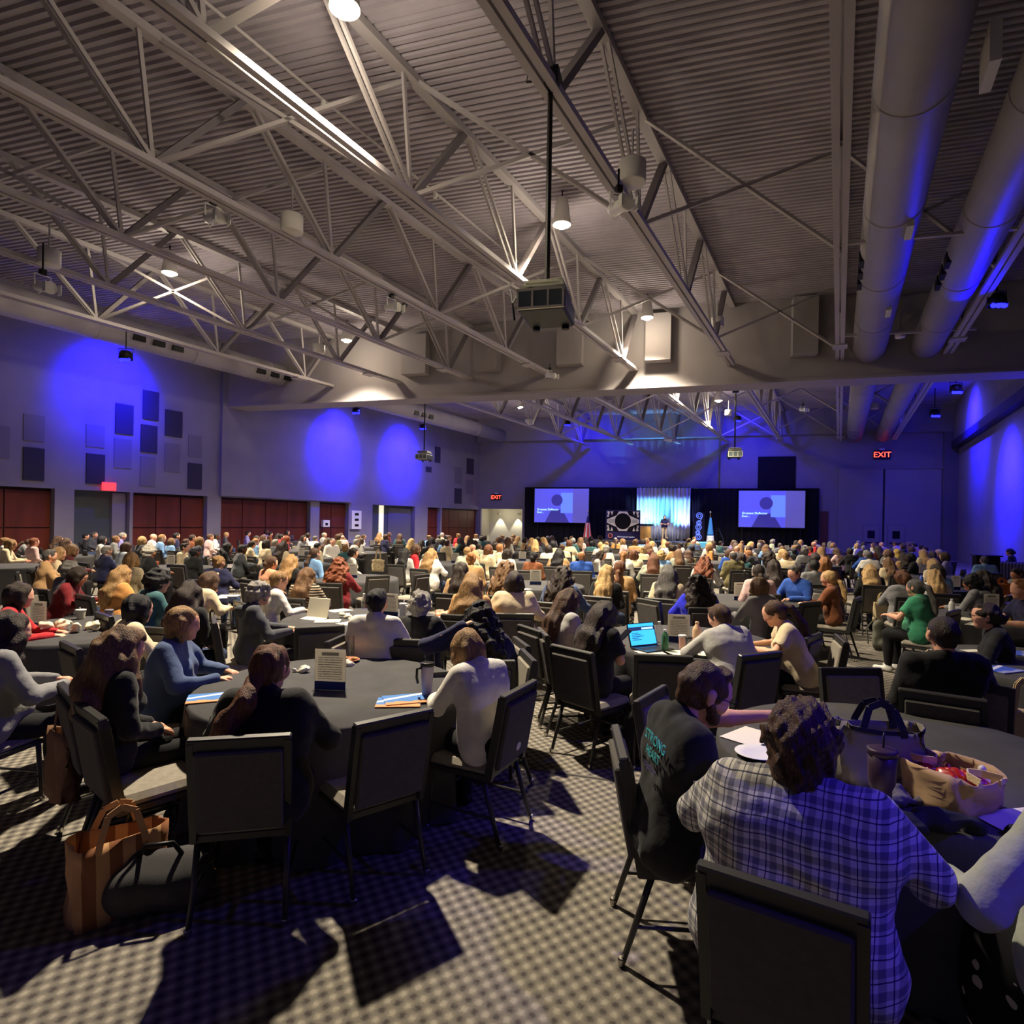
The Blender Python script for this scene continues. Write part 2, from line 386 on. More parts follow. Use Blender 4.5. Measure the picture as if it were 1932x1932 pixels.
# acoustic panels on the left wall, from their corners in the photograph
APD = mat('acoustic_dark', (54, 51, 70), .95); APL = mat('acoustic_light', (112, 108, 124), .95)
for (x0, y0, x1, y1, k) in ((43, 843, 83, 905, 1), (162, 855, 197, 912, 1), (217, 760, 251, 817, 1), (269, 735, 299, 790, 1), (354, 873, 380, 922, 1), (44, 780, 84, 830, 0), (162, 800, 197, 842, 0), (215, 826, 248, 882, 0), (265, 800, 296, 852, 1),
                            (264, 860, 293, 917, 0), (311, 772, 343, 822, 1), (311, 835, 339, 889, 0), (355, 820, 380, 861, 0), (-20, 800, 18, 862, 0),
                            (611, 898, 627, 937, 1), (638, 832, 652, 868, 1), (636, 888, 653, 915, 0), (820, 842, 830, 872, 1), (803, 880, 813, 890, 1), (857, 921, 870, 950, 1), (880, 864, 893, 894, 1), (858, 880, 871, 912, 0), (879, 905, 892, 932, 0)):
    A = on_left(x0, y0); B = on_left(x1, y0); C = on_left(x0, y1); p = MB()
    slab(p, A[:2], B[:2], C[2], A[2], nL, .05 if k else .03, 0); p.obj('acoustic_panel', APD if k else APL, wall_left)
# white cabinet and grille boxes on the left wall
for (x0, y0, x1, y1, nm, lb) in ((660, 963, 678, 998, 'wall_cabinet', 'tall white wall cabinet with three dark holes beside the short brown wood panel'), (606, 981, 618, 994, 'wall_box', 'small white box with a dark square mounted on the pier of the blue wall')):
    A = on_left(x0, y0); B = on_left(x1, y0); C = on_left(x0, y1); p = MB(); slab(p, A[:2], B[:2], C[2], A[2], nL, .16, 0)
    o = p.obj(nm, WHITE); tag(o, lb, 'cabinet' if 'cab' in nm else 'box')
    for q in ((.2, .5, .8) if 'cab' in nm else (.4,)):
        h = A[2]-C[2]; a_ = Vector(A[:2]); b2 = Vector(B[:2]); m_ = MB()
        slab(m_, a_.lerp(b2, .3), a_.lerp(b2, .7), C[2]+h*q-.07, C[2]+h*q+.07, nL, .17, 0); m_.obj('hole', BLACK, o)
# back wall, with a lit alcove and a nearer part to the right
def Bk(px, d=0.): 
    p = on_back(px, 980, d); return (p[0], p[1])
al0, al1 = Bk(906), Bk(985); zal = on_back(945, 960)[2]
wb = MB(); slab(wb, cl, Bk(1357), zal, DECK+.2, nB); slab(wb, al1, Bk(1357), 0, zal, nB); slab(wb, cl, al0, 0, zal, nB)
slab(wb, Bk(1357), cr, 0, DECK+.2, nB, .35, 0)
slab(wb, cl, cr, 8.15, DECK, nB, .75, 0)
struct(wb, 'wall_back', WALL)
CREAM = mat('alcove_paint', (198, 192, 172), .9)
ab = MB(); a0, a1 = Vector((*al0, 0)), Vector((*al1, 0))
slab(ab, a0-nB*.3, a1-nB*.3, 0, zal+.4, nB, -1.9, 2.1)
slab(ab, a0-nB*.3, a0-nB*2.2, 0, zal+.4, Vector((1, 0, 0)), 0, .2); slab(ab, a1-nB*.3, a1-nB*2.2, 0, zal+.4, Vector((-1, 0, 0)), 0, .2)
struct(ab, 'wall_alcove', CREAM)
ac = MB(); ac.add([(*(a0-nB*.0).xy, zal+.02), (*(a1).xy, zal+.02), (*(a1-nB*2.2).xy, zal+.02), (*(a0-nB*2.2).xy, zal+.02)], [(0, 1, 2, 3)]); struct(ac, 'ceiling_alcove', CREAM)
for i, q in enumerate((.28, .72)):
    p = a0.lerp(a1, q)-nB*1.95; p.z = 2.55
    s_ = thing('wall_sconce', 'small round downlight washing the cream alcove wall, %s' % ('next to the dark wood panels' if i == 0 else 'next to the black stage drape'), 'lamp', p, 0, 'alcove downlights')
    MB().lathe([(.02, .12), (.07, .12), (.08, 0), (.05, -.01)], n=12).obj('housing', FIXTURE, s_)
    spot('sconce_beam', p+Vector((0, 0, -.03)), p+Vector((0, 0, -3))-nB*.25, 150, (1, .95, .78), 62, .35, .03)
point('alcove_fill', a0.lerp(a1, .5)-nB*.9+Vector((0, 0, 2.6)), 28, (1, .93, .75), .2)
# freight doors with exit leaves on the right of the back wall
def bslab(mb, x0, x1, z0, z1, d0, d1, mi=0): return slab(mb, Bk(x0), Bk(x1), z0, z1, nB, d1, -d0, mi)
ztop = on_back(1665, 886)[2]
DOORP = mat('door_paint', (134, 130, 142), .7); LINE = mat('dark_joint', (40, 36, 52), .8)
for i, (x0, x1, dx0, dx1) in enumerate(((1578, 1661, 1626, 1655), (1665, 1770, 1672, 1702))):
    d = MB(); bslab(d, x0, x1, .02, ztop, .35, .42); o = struct(d, 'door_%d' % (9+i), DOORP)
    q = MB(); bslab(q, dx0-1.5, dx1+1.5, .02, 2.2, .42, .46); q.obj('leaf_frame', mat('leaf_frame', (120, 116, 140), .6), o)
    q = MB(); bslab(q, dx0, dx1, .03, 2.13, .44, .475); q.obj('exit_leaf', DOORP, o)
    q = MB(); xm = (dx0+dx1)/2; bslab(q, xm-7.5, xm+6.5, 1.28, 1.78, .46, .485); q.obj('leaf_window', mat('dark_glass', (14, 14, 26), .15), o)
    q = MB(); bslab(q, dx0+2, dx1-1, .95, 1.03, .47, .54); q.obj('push_bar', LINE, o)
q = MB(); bslab(q, 1661.4, 1664.6, 0, ztop+.05, .35, .4); struct(q, 'trim_2', LINE)
q = MB(); bslab(q, 1576, 1772, ztop, ztop+.12, .35, .5); struct(q, 'trim_3', WALL)
q = MB(); bslab(q, 1545, 1560, 0, on_back(1550, 965)[2], .35, .4); struct(q, 'door_11', mat('brown_door', (92, 52, 34), .5))
q = MB(); slab(q, Bk(1772), Bk(1806), 0, DECK, nB, .7, 0); struct(q, 'wall_pier', mat('pier_paint', (100, 97, 112), .9))
A = on_back(1427, 862, .4); B = on_back(1497, 862, .4); q = MB(); bslab(q, 1427, 1497, on_back(1460, 922, .4)[2], A[2], .35, .45); struct(q, 'window_1', mat('blackout_cloth', (12, 11, 20), .9))
q = MB(); slab(q, cl, cr, 0, .12, nB, .37, 0); struct(q, 'baseboard_back', LINE)
# right wall with a dark track header
wr = MB(); slab(wr, Rw(-8), cr, 0, DECK+.2, nR, 0, .3); struct(wr, 'wall_right', WALL)
q = MB(); slab(q, Rw(-8), Rw(cr[1]), 7.05, 7.5, nR, .42, 0); struct(q, 'trim_4', mat('track_header', (44, 42, 54), .6))
q = MB(); slab(q, Rw(-8), Rw(cr[1]), 7.5, DECK, nR, .3, 0); struct(q, 'wall_right_upper', WALL)
# bulkhead across the hall
def Mp(x): return (x, MID0+LY*x)
xa = (-28.5+DX*MID0)/(1-DX*LY); xb = (7.5+DX*MID0)/(1-DX*LY); nM = nB
wm = MB(); slab(wm, Mp(xa), Mp(xb), 7.0, DECK+.1, nM, 0, 1.1); slab(wm, Mp(xa), Mp(xb), 7.0, 7.1, nM, .06, 0)
wall_mid = struct(wm, 'wall_bulkhead', WALLTOP)
for (x0, y0, x1, y1) in ((757, 632, 803, 706), (893, 628, 938, 698), (1050, 622, 1098, 688), (1218, 592, 1266, 680), (1497, 560, 1545, 668)):
    A = on_mid(x0, y0, .5); B = on_mid(x1, y0, .5); C = on_mid(x0, y1, .5); p = MB()
    slab(p, A[:2], B[:2], C[2], A[2], nM, 0, .5); p.obj('boxed_bearing', WALLTOP, wall_mid)
# ---------------------------------------------------------------- roof trusses
JX = [3.48, -.06, -3.95, -7.75, -11.4, -15.07, -18.6, -22.2]
ZB, ZT = 7.72, 9.82
def J(x0, y, z): return Vector((x0+DX*y, y, z))
_m = MB()
def unit_bar(name, w, h, m):   # unit length bar along +Y to be stretched
    b = MB(); b.box((0, .5, 0), (w, 1, h)); return b.mesh(name, m)
UB = {'diag': unit_bar('web', .16, .11, DARKSTEEL), 'thin': unit_bar('web', .05, .07, STEEL), 'brace': unit_bar('brace', .07, .07, STEEL), 'chord': unit_bar('chord', .11, .1, STEEL), 'top': unit_bar('chord', .2, .14, STEEL)}
def bar_obj(name, key, a, b, parent, off=Vector((0, 0, 0))):
    a, b = a+off, b+off; d = b-a; L = d.length; d = d/L; x = d.cross(Vector((0, 0, 1)))
    x = x.normalized() if x.length > 1e-4 else Vector((1, 0, 0)); z = x.cross(d)
    M = Matrix((x, d*L, z)).transposed().to_4x4(); M.translation = a
    o = bpy.data.objects.new(name, UB[key]); COL.objects.link(o); o.parent = parent; o.matrix_world = M; return o
TL = ['between round ducts and right wall', 'beside the big round duct', 'holding the nearest projector pole', 'passing left of the nearest projector', 'fourth from the round ducts', 'fifth from the round ducts', 'lit bright over the left seats', 'closest to the left wall']
rnd = random.Random(3); NODE = {}
for i, x0 in enumerate(JX):
    ym = (MID0+LY*x0)/(1-LY*DX); yb = (BACK0-.75+LY*x0)/(1-LY*DX)
    for bay, (y0, y1) in enumerate(((-4., ym-.02), (ym+1.1, yb))):
        if bay and i in (7,): continue
        tr = thing('roof_truss', 'grey steel roof truss %s, %s' % (TL[i], 'near bay' if bay == 0 else 'far bay'), 'truss', J(x0, (y0+y1)/2, ZB)*0, 0, 'roof trusses')
        for s in (-1, 1):
            bar_obj('bottom_chord', 'chord', J(x0, y0, ZB), J(x0, y1, ZB), tr, nL*(.075*s))
        bar_obj('top_chord', 'top', J(x0, y0, ZT), J(x0, y1, ZT), tr)
        ph = 10.9 + (-7.75-x0)*-.235; k = math.ceil((y0-ph)/3.55); nodes = []
        while ph+k*3.55 < y1-.4:
            yn = ph+k*3.55; k += 1
            if yn < y0+.3: continue
            nodes.append(yn); n0 = J(x0, yn, ZB)
            bar_obj('web', 'diag', n0, J(x0, min(yn+1.5, y1), ZT), tr)
            for s in (-1, 1):
                bar_obj('web', 'thin', n0, J(x0, max(yn-1.9, y0), ZT), tr, nL*(.06*s)); 
            bar_obj('web', 'thin', n0, J(x0, yn-.25, ZT), tr)
        NODE[(i, bay)] = nodes
        if bay == 0 or i in (1, 2, 3, 4):
            pl = MB(); pl.box((0, 0, 0), (.42, .5, .05), Matrix.Rotation(-math.atan(DX), 3, 'Z')); o = pl.obj('splice_plate', STEEL, tr); o.location = J(x0, y1-1.6, ZB-.07)
for i in range(len(JX)-1):
    for bay in (0, 1):
        if bay and i > 5: continue
        A, B = NODE[(i, bay)], NODE.get((i+1, bay)) or []
        if not B: continue
        br = thing('cross_bracing', 'crossed bracing rods from the truss %s' % ('%s, %s' % (TL[i], 'near bay' if bay == 0 else 'far bay')), 'bracing', (0, 0, 0), 0, 'roof bracing')
        for a in A[::2]:
            j = min(range(len(B)), key=lambda q: abs(B[q]-(a-LY*(JX[i+1]-JX[i]))))
            bar_obj('brace', 'brace', J(JX[i], a, ZB), J(JX[i+1], B[j], ZT), br); bar_obj('brace', 'brace', J(JX[i], a, ZT), J(JX[i+1], B[j], ZB), br)
# ---------------------------------------------------------------- ducts
DUCT = mat('duct_paint', (150, 145, 152), .5, var=.06, vscale=1.5)
def duct(x0, y0, y1, z, r, label, vents=(), side=1):
    t = thing('round_duct', label, 'duct', (0, 0, 0), 0, 'round air ducts'); m_ = MB(); m_.tube([J(x0, y0, z), J(x0, y1, z)], r, 28); m_.obj('duct_shell', DUCT, t, True)
    y = y0+1
    while y < y1-.5:
        m_ = MB(); m_.tube([J(x0, y, z), J(x0, y+.05, z)], r+.012, 28); m_.obj('seam_band', DUCT, t, True); y += 3.05
    for v in vents:
        for k in range(3):
            a = J(x0, v+k*.62, z)+nL*side*(r*.93)+Vector((0, 0, -r*.32)); m_ = MB(); m_.box(a, (.1, .42, .24), Matrix.Rotation(-math.atan(DX), 3, 'Z')); m_.obj('vent_slot', BLACK, t)
    return t
dz1 = 8.0
xd1 = np.mean([G(1752, 0, dz1)[0]-DX*G(1752, 0, dz1)[1], G(1640, 655, dz1)[0]-DX*G(1640, 655, dz1)[1]]); xd2 = np.mean([G(1788, 560, dz1)[0]-DX*G(1788, 560, dz1)[1], G(1752, 645, dz1)[0]-DX*G(1752, 645, dz1)[1]])
for (x0, r_, nm) in ((xd1, .5, 'larger white round air duct beside the single straight truss'), (xd2, .46, 'white round air duct next to the right wall')):
    ym = (MID0+LY*x0)/(1-LY*DX); yb = (BACK0-.8+LY*x0)/(1-LY*DX)
    duct(x0, -5, ym-.1, dz1, r_, nm+', near bay', (13.2,), -1); duct(x0, ym+1.2, yb, dz1, r_*.95, nm+', far bay')
xl = np.mean([G(270, 638, 8.3)[0]-DX*G(270, 638, 8.3)[1], G(500, 700, 8.3)[0]-DX*G(500, 700, 8.3)[1]])
yM = (MID0+LY*xl)/(1-LY*DX)
duct(xl, -5, yM-.1, 8.3, .46, 'grey round air duct with slot vents along the left wall, near bay', (G(256, 632, 8.3)[1], G(487, 695, 8.3)[1]), 1)
duct(xl, yM+1.2, 45, 8.3, .46, 'grey round air duct with slot vents along the left wall, far bay', (30.5, 35.5), 1)
q = MB()
for y in (12.5, 18.5):
    q = MB(); a, b_ = J(JX[1], y, 7.75), J(JX[0]+.4, y-.9, 7.75); q.bar(a, b_, .09, .06); o = q.obj('duct_hanger', STEEL); tag(o, 'steel hanger bar under the two round ducts, %s' % ('nearer one' if y < 15 else 'farther one by the bulkhead'), 'bar')
for (px, py, w) in ((1868, 130, 1), (1715, 430, .8), (1676, 585, .7)):
    x, y = G(px, py, 7.6); q = MB(); q.box((0, 0, 0), (.12, .62, .5), Matrix.Rotation(-math.atan(DX), 3, 'Z')); o = q.obj('duct_grille', FIXTURE); o.location = (x, y, 7.75)
    tag(o, 'white square air grille on the side of the big round duct, %s' % {1: 'largest and nearest', .8: 'middle one', .7: 'small far one'}[w], 'grille')
for k, (x0, y0, y1) in enumerate(((.75, 2, 22), (1.12, 2, 20.5), (-9.6, 3, 26))):
    q = MB(); q.tube([J(x0, y0, 9.62), J(x0, y1, 9.62)], .03, 8)
    o = q.obj('ceiling_pipe', STEEL, None, True); tag(o, 'thin steel sprinkler pipe under the deck, %s' % ('left of a pair before the big duct', 'right of a pair before the big duct', 'single one over the left half')[k], 'pipe')
    for y in np.arange(y0+2, y1, 3.1): q = MB(); q.lathe([(.05, 0), (.05, .1), (.02, .14)], J(x0, y, 9.5), 8); q.obj('sprinkler_head', FIXTURE, o)
# ---------------------------------------------------------------- ceiling fixtures
GLOW = mat('lamp_glow', (255, 226, 170), .5, emit=55)
where = ['at the top edge above the first truss gap', 'beside the nearest projector pole', 'in front of the bulkhead boxes', 'hidden beyond the bulkhead', 'far, above the right stage screen', 'over the left seats, nearest', 'over the left seats by the bulkhead', 'behind the bulkhead over the left rows', 'far, above the left stage screen']
for i, (x, y) in enumerate(LAMPS):
    t = thing('highbay_lamp', 'glowing warm round ceiling lamp %s' % where[i], 'lamp', (x, y, LAMP_Z), 0, 'ceiling lamps')
    MB().lathe([(.05, .55), (.14, .5), (.2, .05), (.22, -.12), (.2, -.12), (.18, .04)], n=18).obj('lamp_housing', FIXTURE, t, True)
    MB().lathe([(.0, -.2), (.1, -.18), (.17, -.1), (.18, .0)], n=18).obj('lamp_lens', GLOW, t, True)
    MB().tube([(0, 0, .5), (0, 0, .75)], .02, 6).obj('stem', BLACK, t)
BLUEGLOW = mat('blue_led', (16, 16, 255), .4, emit=9)
for i, (px, py) in enumerate(((237, 675), (672, 777), (798, 807), (1070, 800), (1391, 792), (1803, 737), (1763, 782), (1880, 572))):
    y = (20.5, 33, 38, 41.5, 37.5, 23, 27.5, 15.0)[i]; x, z = HT(px, py, y)
    t = thing('blue_par_light', 'blue glowing stage lamp %s' % ['high by the left wall, nearest', 'over the middle of the left wall', 'beside the left far projector', 'above the left stage screen', 'behind the right far projector pole', 'high by the right wall', 'by the right wall, farther and lower', 'by the right wall next to the ducts'][i], 'stage light', (x, y, z), 0, 'blue stage lights')
    MB().lathe([(.16, .22), (.2, .1), (.22, -.06), (.19, -.06), (.17, .05)], n=16).obj('can', BLACK, t, True)
    for k in range(3):
        o = MB().lathe([(.0, -.15), (.06, -.12), (.07, -.04)], n=10).obj('led', BLUEGLOW, t, True); o.location = (.13*(k-1), -.08, 0)
    MB().tube([(-.22, 0, .0), (-.24, 0, .3), (.24, 0, .3), (.22, 0, .0)], .015, 6).obj('yoke', BLACK, t); MB().tube([(0, 0, .3), (0, 0, max(.6, 8.3-z))], .02, 6).obj('stem', BLACK, t)
def drum(px, py, y, r, label):
    x, z = HT(px, py, y); t = thing('ceiling_speaker', label, 'speaker', (x, y, z), 0, 'drum speakers')
    MB().lathe([(r*.5, r*1.5), (r, r*1.45), (r, 0), (r*.92, -.02)], n=22).obj('drum', FIXTURE, t, True); MB().lathe([(0, -.012), (r*.86, -.012)], n=22).obj('grille', mat('grille_grey', (140, 138, 136), .8, bump=.6, bscale=300), t)
    MB().tube([(0, 0, r*1.4), (0, 0, r*1.4+.6)], .02, 6).obj('stem', STEEL, t)
for a in ((1192, 345, 10.6, .24, 'grey drum speaker beside the white floodlight ahead of the near projector'), (550, 437, 12.3, .22, 'grey drum speaker between trusses, second left of the projector'), (92, 500, 13.8, .23, 'white drum speaker over the left seats above a floodlight'), (601, 667, 22.5, .22, 'bright white drum speaker on the lit truss by the bulkhead'), (1353, 617, 19.5, .2, 'white drum speaker against the bulkhead, right of the lamp'), (1463 and 1698, 636, 18.5, .14, 'slim white drum speaker between the two ducts'),
          (997, 801, 36, .2, 'white drum speaker far above the left stage screen'), (1374, 783, 35, .2, 'white drum speaker far beside the blue lamp'), (1650, 771, 32, .2, 'white drum speaker far between the ducts')): drum(*a)
def flood(px, py, y, sc, label, az=0):
    x, z = HT(px, py, y); t = thing('floodlight', label, 'floodlight', (x, y, z), az, 'white floodlights'); t.scale = (sc,)*3
    MB().tube([(0, .24, .02), (0, .2, .02), (0, .1, 0), (0, -.1, -.05), (0, -.3, -.1), (0, -.32, -.1)], [.05, .1, .11, .1, .13, .12], 14).obj('lamp_body', WHITE, t, True)
    MB().tube([(-.14, 0, -.02), (-.15, 0, .2), (.15, 0, .2), (.14, 0, -.02)], .018, 6).obj('yoke', WHITE, t); MB().box((0, 0, .26), (.1, .12, .12)).obj('clamp', BLACK, t); MB().tube([(0, 0, .3), (0, 0, max(.5, 7.75-z))], .018, 6).obj('stem', BLACK, t)
    MB().tube([(0, .24, .02), (.1, .35, -.08), (.22, .3, .1), (.2, .1, .22)], .012, 6).obj('cable', WHITE, t)
    for s in (-1, 1): MB().box((.14*s, -.36, -.12), (.02, .12, .2)).obj('barn_door', WHITE, t)
for a in ((1166, 388, 10.0, 1., 'white floodlight with barn doors hanging right of the near projector', .3), (80, 538, 13.2, 1.05, 'white floodlight with barn doors at the far left under a drum speaker', 1.1), (401, 408, 11.7, 1., 'white floodlight clamped on the truss left of the projector', .9), (738, 577, 15.5, .9, 'small white floodlight on the truss behind the left lamp', .9), (1037, 707, 22., .8, 'white floodlight clamped at the bulkhead below the near projector', .8), (1257, 829, 41, .9, 'blue lit floodlight hanging above the stage curtain', .6), (775, 752, 30, .8, 'white floodlight just under the bulkhead edge on the left', .8), (1054, 742, 28, .8, 'white floodlight just under the bulkhead edge in the middle', .4), (1514, 772, 33, .9, 'dark floodlight hanging in the far bay above the black window', .2)): flood(*a)
def projector(px, pyt, pyb, y, sc, label, cabs=True):
    x, zt = HT(px, pyt, y); _, zb = HT(px, pyb, y)
    t = thing('ceiling_projector', label, 'projector', (x, y, zb), -.26, 'hanging projectors'); t.scale = (sc,)*3; L = (zt-zb)/sc
    DG = mat('projector_grey', (52, 56, 58), .5); GRN = mat('filter_glass', (96, 108, 104), .35)
    MB().box((.0, .06, -.02), (.62, .78, .26), bev=.03).obj('housing', DG, t)
    fr = MB()
    for z in (.1, -.13): fr.box((0, -.345, z), (.6, .03, .03))
    for xx in (-.29, -.1, .1, .29): fr.box((xx, -.345, -.015), (.025, .03, .25))
    fr.obj('front_frame', mat('pale_trim', (206, 204, 184), .5), t)
    for xx in (-.195, 0, .195): MB().box((xx, -.335, -.015), (.17, .02, .2)).obj('filter_pane', GRN, t)
    pl = MB(); pl.box((0, .05, .19), (.56, .6, .03)); pl.box((0, .05, .26), (.5, .5, .03))
    for s in (-1, 1): pl.box((.24*s, .05, .22), (.03, .5, .1))
    pl.obj('mount_plate', mat('plate_grey', (150, 148, 136), .5), t)
    MB().tube([(0, .05, .26), (0, .05, L)], .036, 10).obj('pole', mat('pole_black', (40, 38, 36), .35, .3), t)
    for s in (-1, 1): MB().lathe([(0, -.06), (.05, -.055), (.05, 0)], (.2*s, .35, -.15), 10).obj('foot', BLACK, t)
    c = MB(); c.box((0, .05, L), (.26, .3, .22)); c.tube([(-.12, .0, L), (-.3, -.05, L-.02), (-.26, -.1, L+.1), (-.1, -.05, L+.14)], .014, 6); c.obj('ceiling_clamp', BLACK, t)
    if cabs: MB().tube([(-.1, -.2, .2), (-.28, -.3, .1), (-.36, -.33, -.05), (-.34, -.3, -.25), (-.42, -.2, .16), (-.47, -.1, .2)], .014, 6).obj('cable', BLACK, t)
    MB().tube([(.1, .44, -.03), (.1, .52, -.03)], .09, 14).obj('lens', BLACK, t, True)
projector(1037, 150, 578, 8.1, 1.02, 'large dark projector hanging on a long pole in the near bay')
projector(801, 755, 862, 29.5, 1.0, 'small dark projector on a pole against the left blue wall', False)
projector(1388, 735, 857, 30.5, 1.12, 'grey projector hanging on a pole above the black window and stage', False)
# exit signs
RED = mat('exit_red', (255, 60, 40), .5, emit=4.5)
def exit_sign(p, n, w, label):
    t = thing('exit_sign', label, 'exit sign', p, math.atan2(n.x, -n.y)); MB().box((0, 0, 0), (w, .06, w*.6), bev=.01).obj('casing', BLACK, t)
    text('exit_lettering', 'EXIT', w*.5, t, (0, -.04, -.01), (math.pi/2, 0, 0), RED, .004); MB().box((0, .02, w*.36), (w*.3, .05, w*.12)).obj('bracket', WHITE, t)
A = Vector(on_back(1664, 858, .45)); exit_sign(A, nB, 1.0, 'red lit EXIT sign over the double freight doors'); A = Vector(on_back(936, 938, .05)); exit_sign(A, nB, .82, 'red lit EXIT sign above the cream alcove')
A = Vector(on_left(202, 918))+nL*.12; t = thing('exit_box', 'glowing red exit box over the dark grey doorway', 'exit sign', A, math.atan2(nL.x, -nL.y)); MB().box((0, 0, 0), (.5, .1, .32), bev=.02).obj('casing', mat('exit_face', (240, 50, 60), .5, emit=1.6), t)
# ---------------------------------------------------------------- stage
CYAN = (.12, .62, 1.0)
def St(px, py, d): return Vector(on_back(px, py, d))
STZ = .82
sm = MB(); a, b_ = Vector((*Bk(1130), 0)), Vector((*Bk(1345), 0))
slab(sm, a, b_, 0, STZ, nB, 5.2, -.8); st = sm.obj('stage_platform', mat('stage_top', (70, 66, 72), .6)); tag(st, 'low stage platform in front of the pale curtain', 'stage')
def curtain(name, x0, x1, ptop, pbot, d, m, label, folds, amp, zb=.0):
    A = St(x0, ptop, d); B = St(x1, ptop, d); c = MB(); z1 = (A.z+B.z)/2
    rr = random.Random(x0)
    ph = [rr.uniform(0, 6) for _ in range(4)]
    def fn(u, v):
        p = A.lerp(B, u); w = amp*(math.sin(u*folds*6.283+ph[0])+.5*math.sin(u*folds*2.3*6.283+ph[1]+v))
        q = p+nB*w; return (q.x, q.y, zb+(z1-zb)*v)
    c.grid(fn, int(folds*12), 4)
    e = c.obj(name, m, None, True); md = e.modifiers.new('thick', 'SOLIDIFY'); md.thickness = .02
    r_ = MB(); r_.tube([A+nB*.02+Vector((0, 0, z1-A.z)), B+nB*.02+Vector((0, 0, z1-B.z))], .03, 8); r_.obj('top_pipe', BLACK, e)
    return tag(e, label, 'curtain')
PALE = mat('pale_curtain', (205, 205, 214), .7, sheen=.2)
curtain('stage_curtain', 990, 1203, 920, 0, .7, DRAPE, 'black stage curtain behind the smaller screen and the round emblem board', 16, .06)
curtain('stage_curtain', 1202, 1303, 920, 0, .95, PALE, 'pale blue lit center curtain behind the speaker', 14, .09, STZ)
curtain('stage_curtain', 1302, 1546, 922, 0, .7, DRAPE, 'black stage curtain behind the larger screen and flag', 18, .06)
# screens
def screen(x0, y0, x1, y1, d, label):
    A = St(x0, y0, d); B = St(x1, y0, d); C = St(x0, y1, d); w = (B-A).length; h = A.z-C.z; cx = (A+B)/2
    t = thing('projection_screen', label, 'screen', (cx.x, cx.y, C.z+h/2-.0), math.atan2(nB.x, -nB.y))
    MB().box((0, .03, 0), (w+.12, .06, h+.12), bev=.015).obj('screen_frame', BLACK, t)
    MB().box((0, -.01, 0), (w, .03, h)).obj('screen_surface', mat('screen_blue', (92, 92, 214), .6, emit=.55), t)
    MB().box((w*.355, -.03, 0), (w*.29, .012, h)).obj('slide_panel', mat('slide_panel', (104, 98, 176), .6, emit=.42), t)
    MB().box((w*.1, -.03, h*.08), (w*.22, .014, h*.6)).obj('slide_block', mat('slide_block', (98, 128, 246), .6, emit=.75), t)
    sl = MB(); sl.add([(-w*.3, -.034, -h/2), (w*.15, -.034, -h/2), (w*.02, -.034, -h*.12), (-w*.18, -.034, -h*.12)], [(0, 1, 2, 3)]); sl.lathe([(h*.17, 0), (h*.17, .01)], n=20)
    for k in range(4, len(sl.v)): v = sl.v[k]; sl.v[k] = (v[0]-w*.08, -.035-v[2], v[1]+h*.16)
    sl.obj('slide_shape', mat('slide_shape', (70, 64, 150), .6, emit=.32), t)
    text('caption', 'Greatest Deflector\nEver...', h*.085, t, (-w*.45, -.05, -h*.16), (math.pi/2, 0, 0), mat('caption_white', (170, 225, 255), .5, emit=1.3), .002, 'LEFT')
    for s in (-1, 1): MB().box((s*w*.44, .05, -(h/2+C.z*.5)), (.06, .06, C.z)).obj('screen_leg', BLACK, t)
screen(1009, 922, 1111, 985, 1.0, 'smaller blue projection screen beside the striped flag'); screen(1394, 926, 1519, 994, 1.0, 'larger blue projection screen under the black window')
# board with the round emblem
A = St(1143, 962, 2.6); B = St(1208, 962, 2.6); w = (B-A).length; z1 = A.z; z0 = .85; h = z1-z0; c0 = (A+B)/2
t = thing('emblem_board', 'tall dark board with a black disc in a pale angular emblem on the stage', 'board', (c0.x, c0.y, z0), math.atan2(nB.x, -nB.y))
MB().box((0, .03, h/2), (w, .06, h)).obj('board_panel', mat('board_violet', (62, 56, 104), .6), t)
MB().box((0, -.01, h*.62), (w*.94, .03, h*.7)).obj('picture_field', mat('board_dark', (24, 20, 34), .6), t)
PW = mat('emblem_pale', (226, 214, 200), .6, emit=.12); q = MB(); zc = h*.62
def flat(pts, d=-.035): n0 = len(pts); return q.add([(x*w, d, zc+y*h) for x, y in pts]+[(x*w, d+.012, zc+y*h) for x, y in pts], [tuple(range(n0))]+[tuple(range(2*n0-1, n0-1, -1))]+[(i, n0+i, n0+(i+1) % n0, (i+1) % n0) for i in range(n0)])
flat([(-.46, -.06), (-.46, .06), (-.18, .2), (-.12, .33), (.12, .33), (.18, .2), (.46, .06), (.46, -.06), (.18, -.2), (.12, -.33), (-.12, -.33), (-.18, -.2)])
for sx in (-1, 1):
    for sy in (-1, 1):
        flat([(sx*.46, sy*.33), (sx*.42, sy*.13), (sx*.38, sy*.33)]); flat([(sx*.36, sy*.33), (sx*.32, sy*.2), (sx*.28, sy*.33)]); flat([(sx*.46, sy*.02+sy*.12), (sx*.4, sy*.14), (sx*.46, sy*.22)])
q.obj('emblem', PW, t)
q = MB(); q.lathe([(w*.235, 0), (w*.235, .012)], n=40); q.v = [(x, -.05+z, y+zc) for x, y, z in q.v]; q.obj('disc', mat('disc_black', (8, 8, 10), .6), t)
for sx in (-1, 1):
    for k in range(4): q = MB(); q.box((sx*w*.34, -.052, zc+(k-1.5)*h*.03), (w*.16, .008, h*.008)); q.obj('engraved_line', mat('disc_black', (8, 8, 10)), t)
text('board_text', "We're stronger together", h*.058, t, (w*.1, -.045, h*.09), (math.pi/2, 0, 0), mat('board_white', (240, 236, 240), .5, emit=.5), .002)
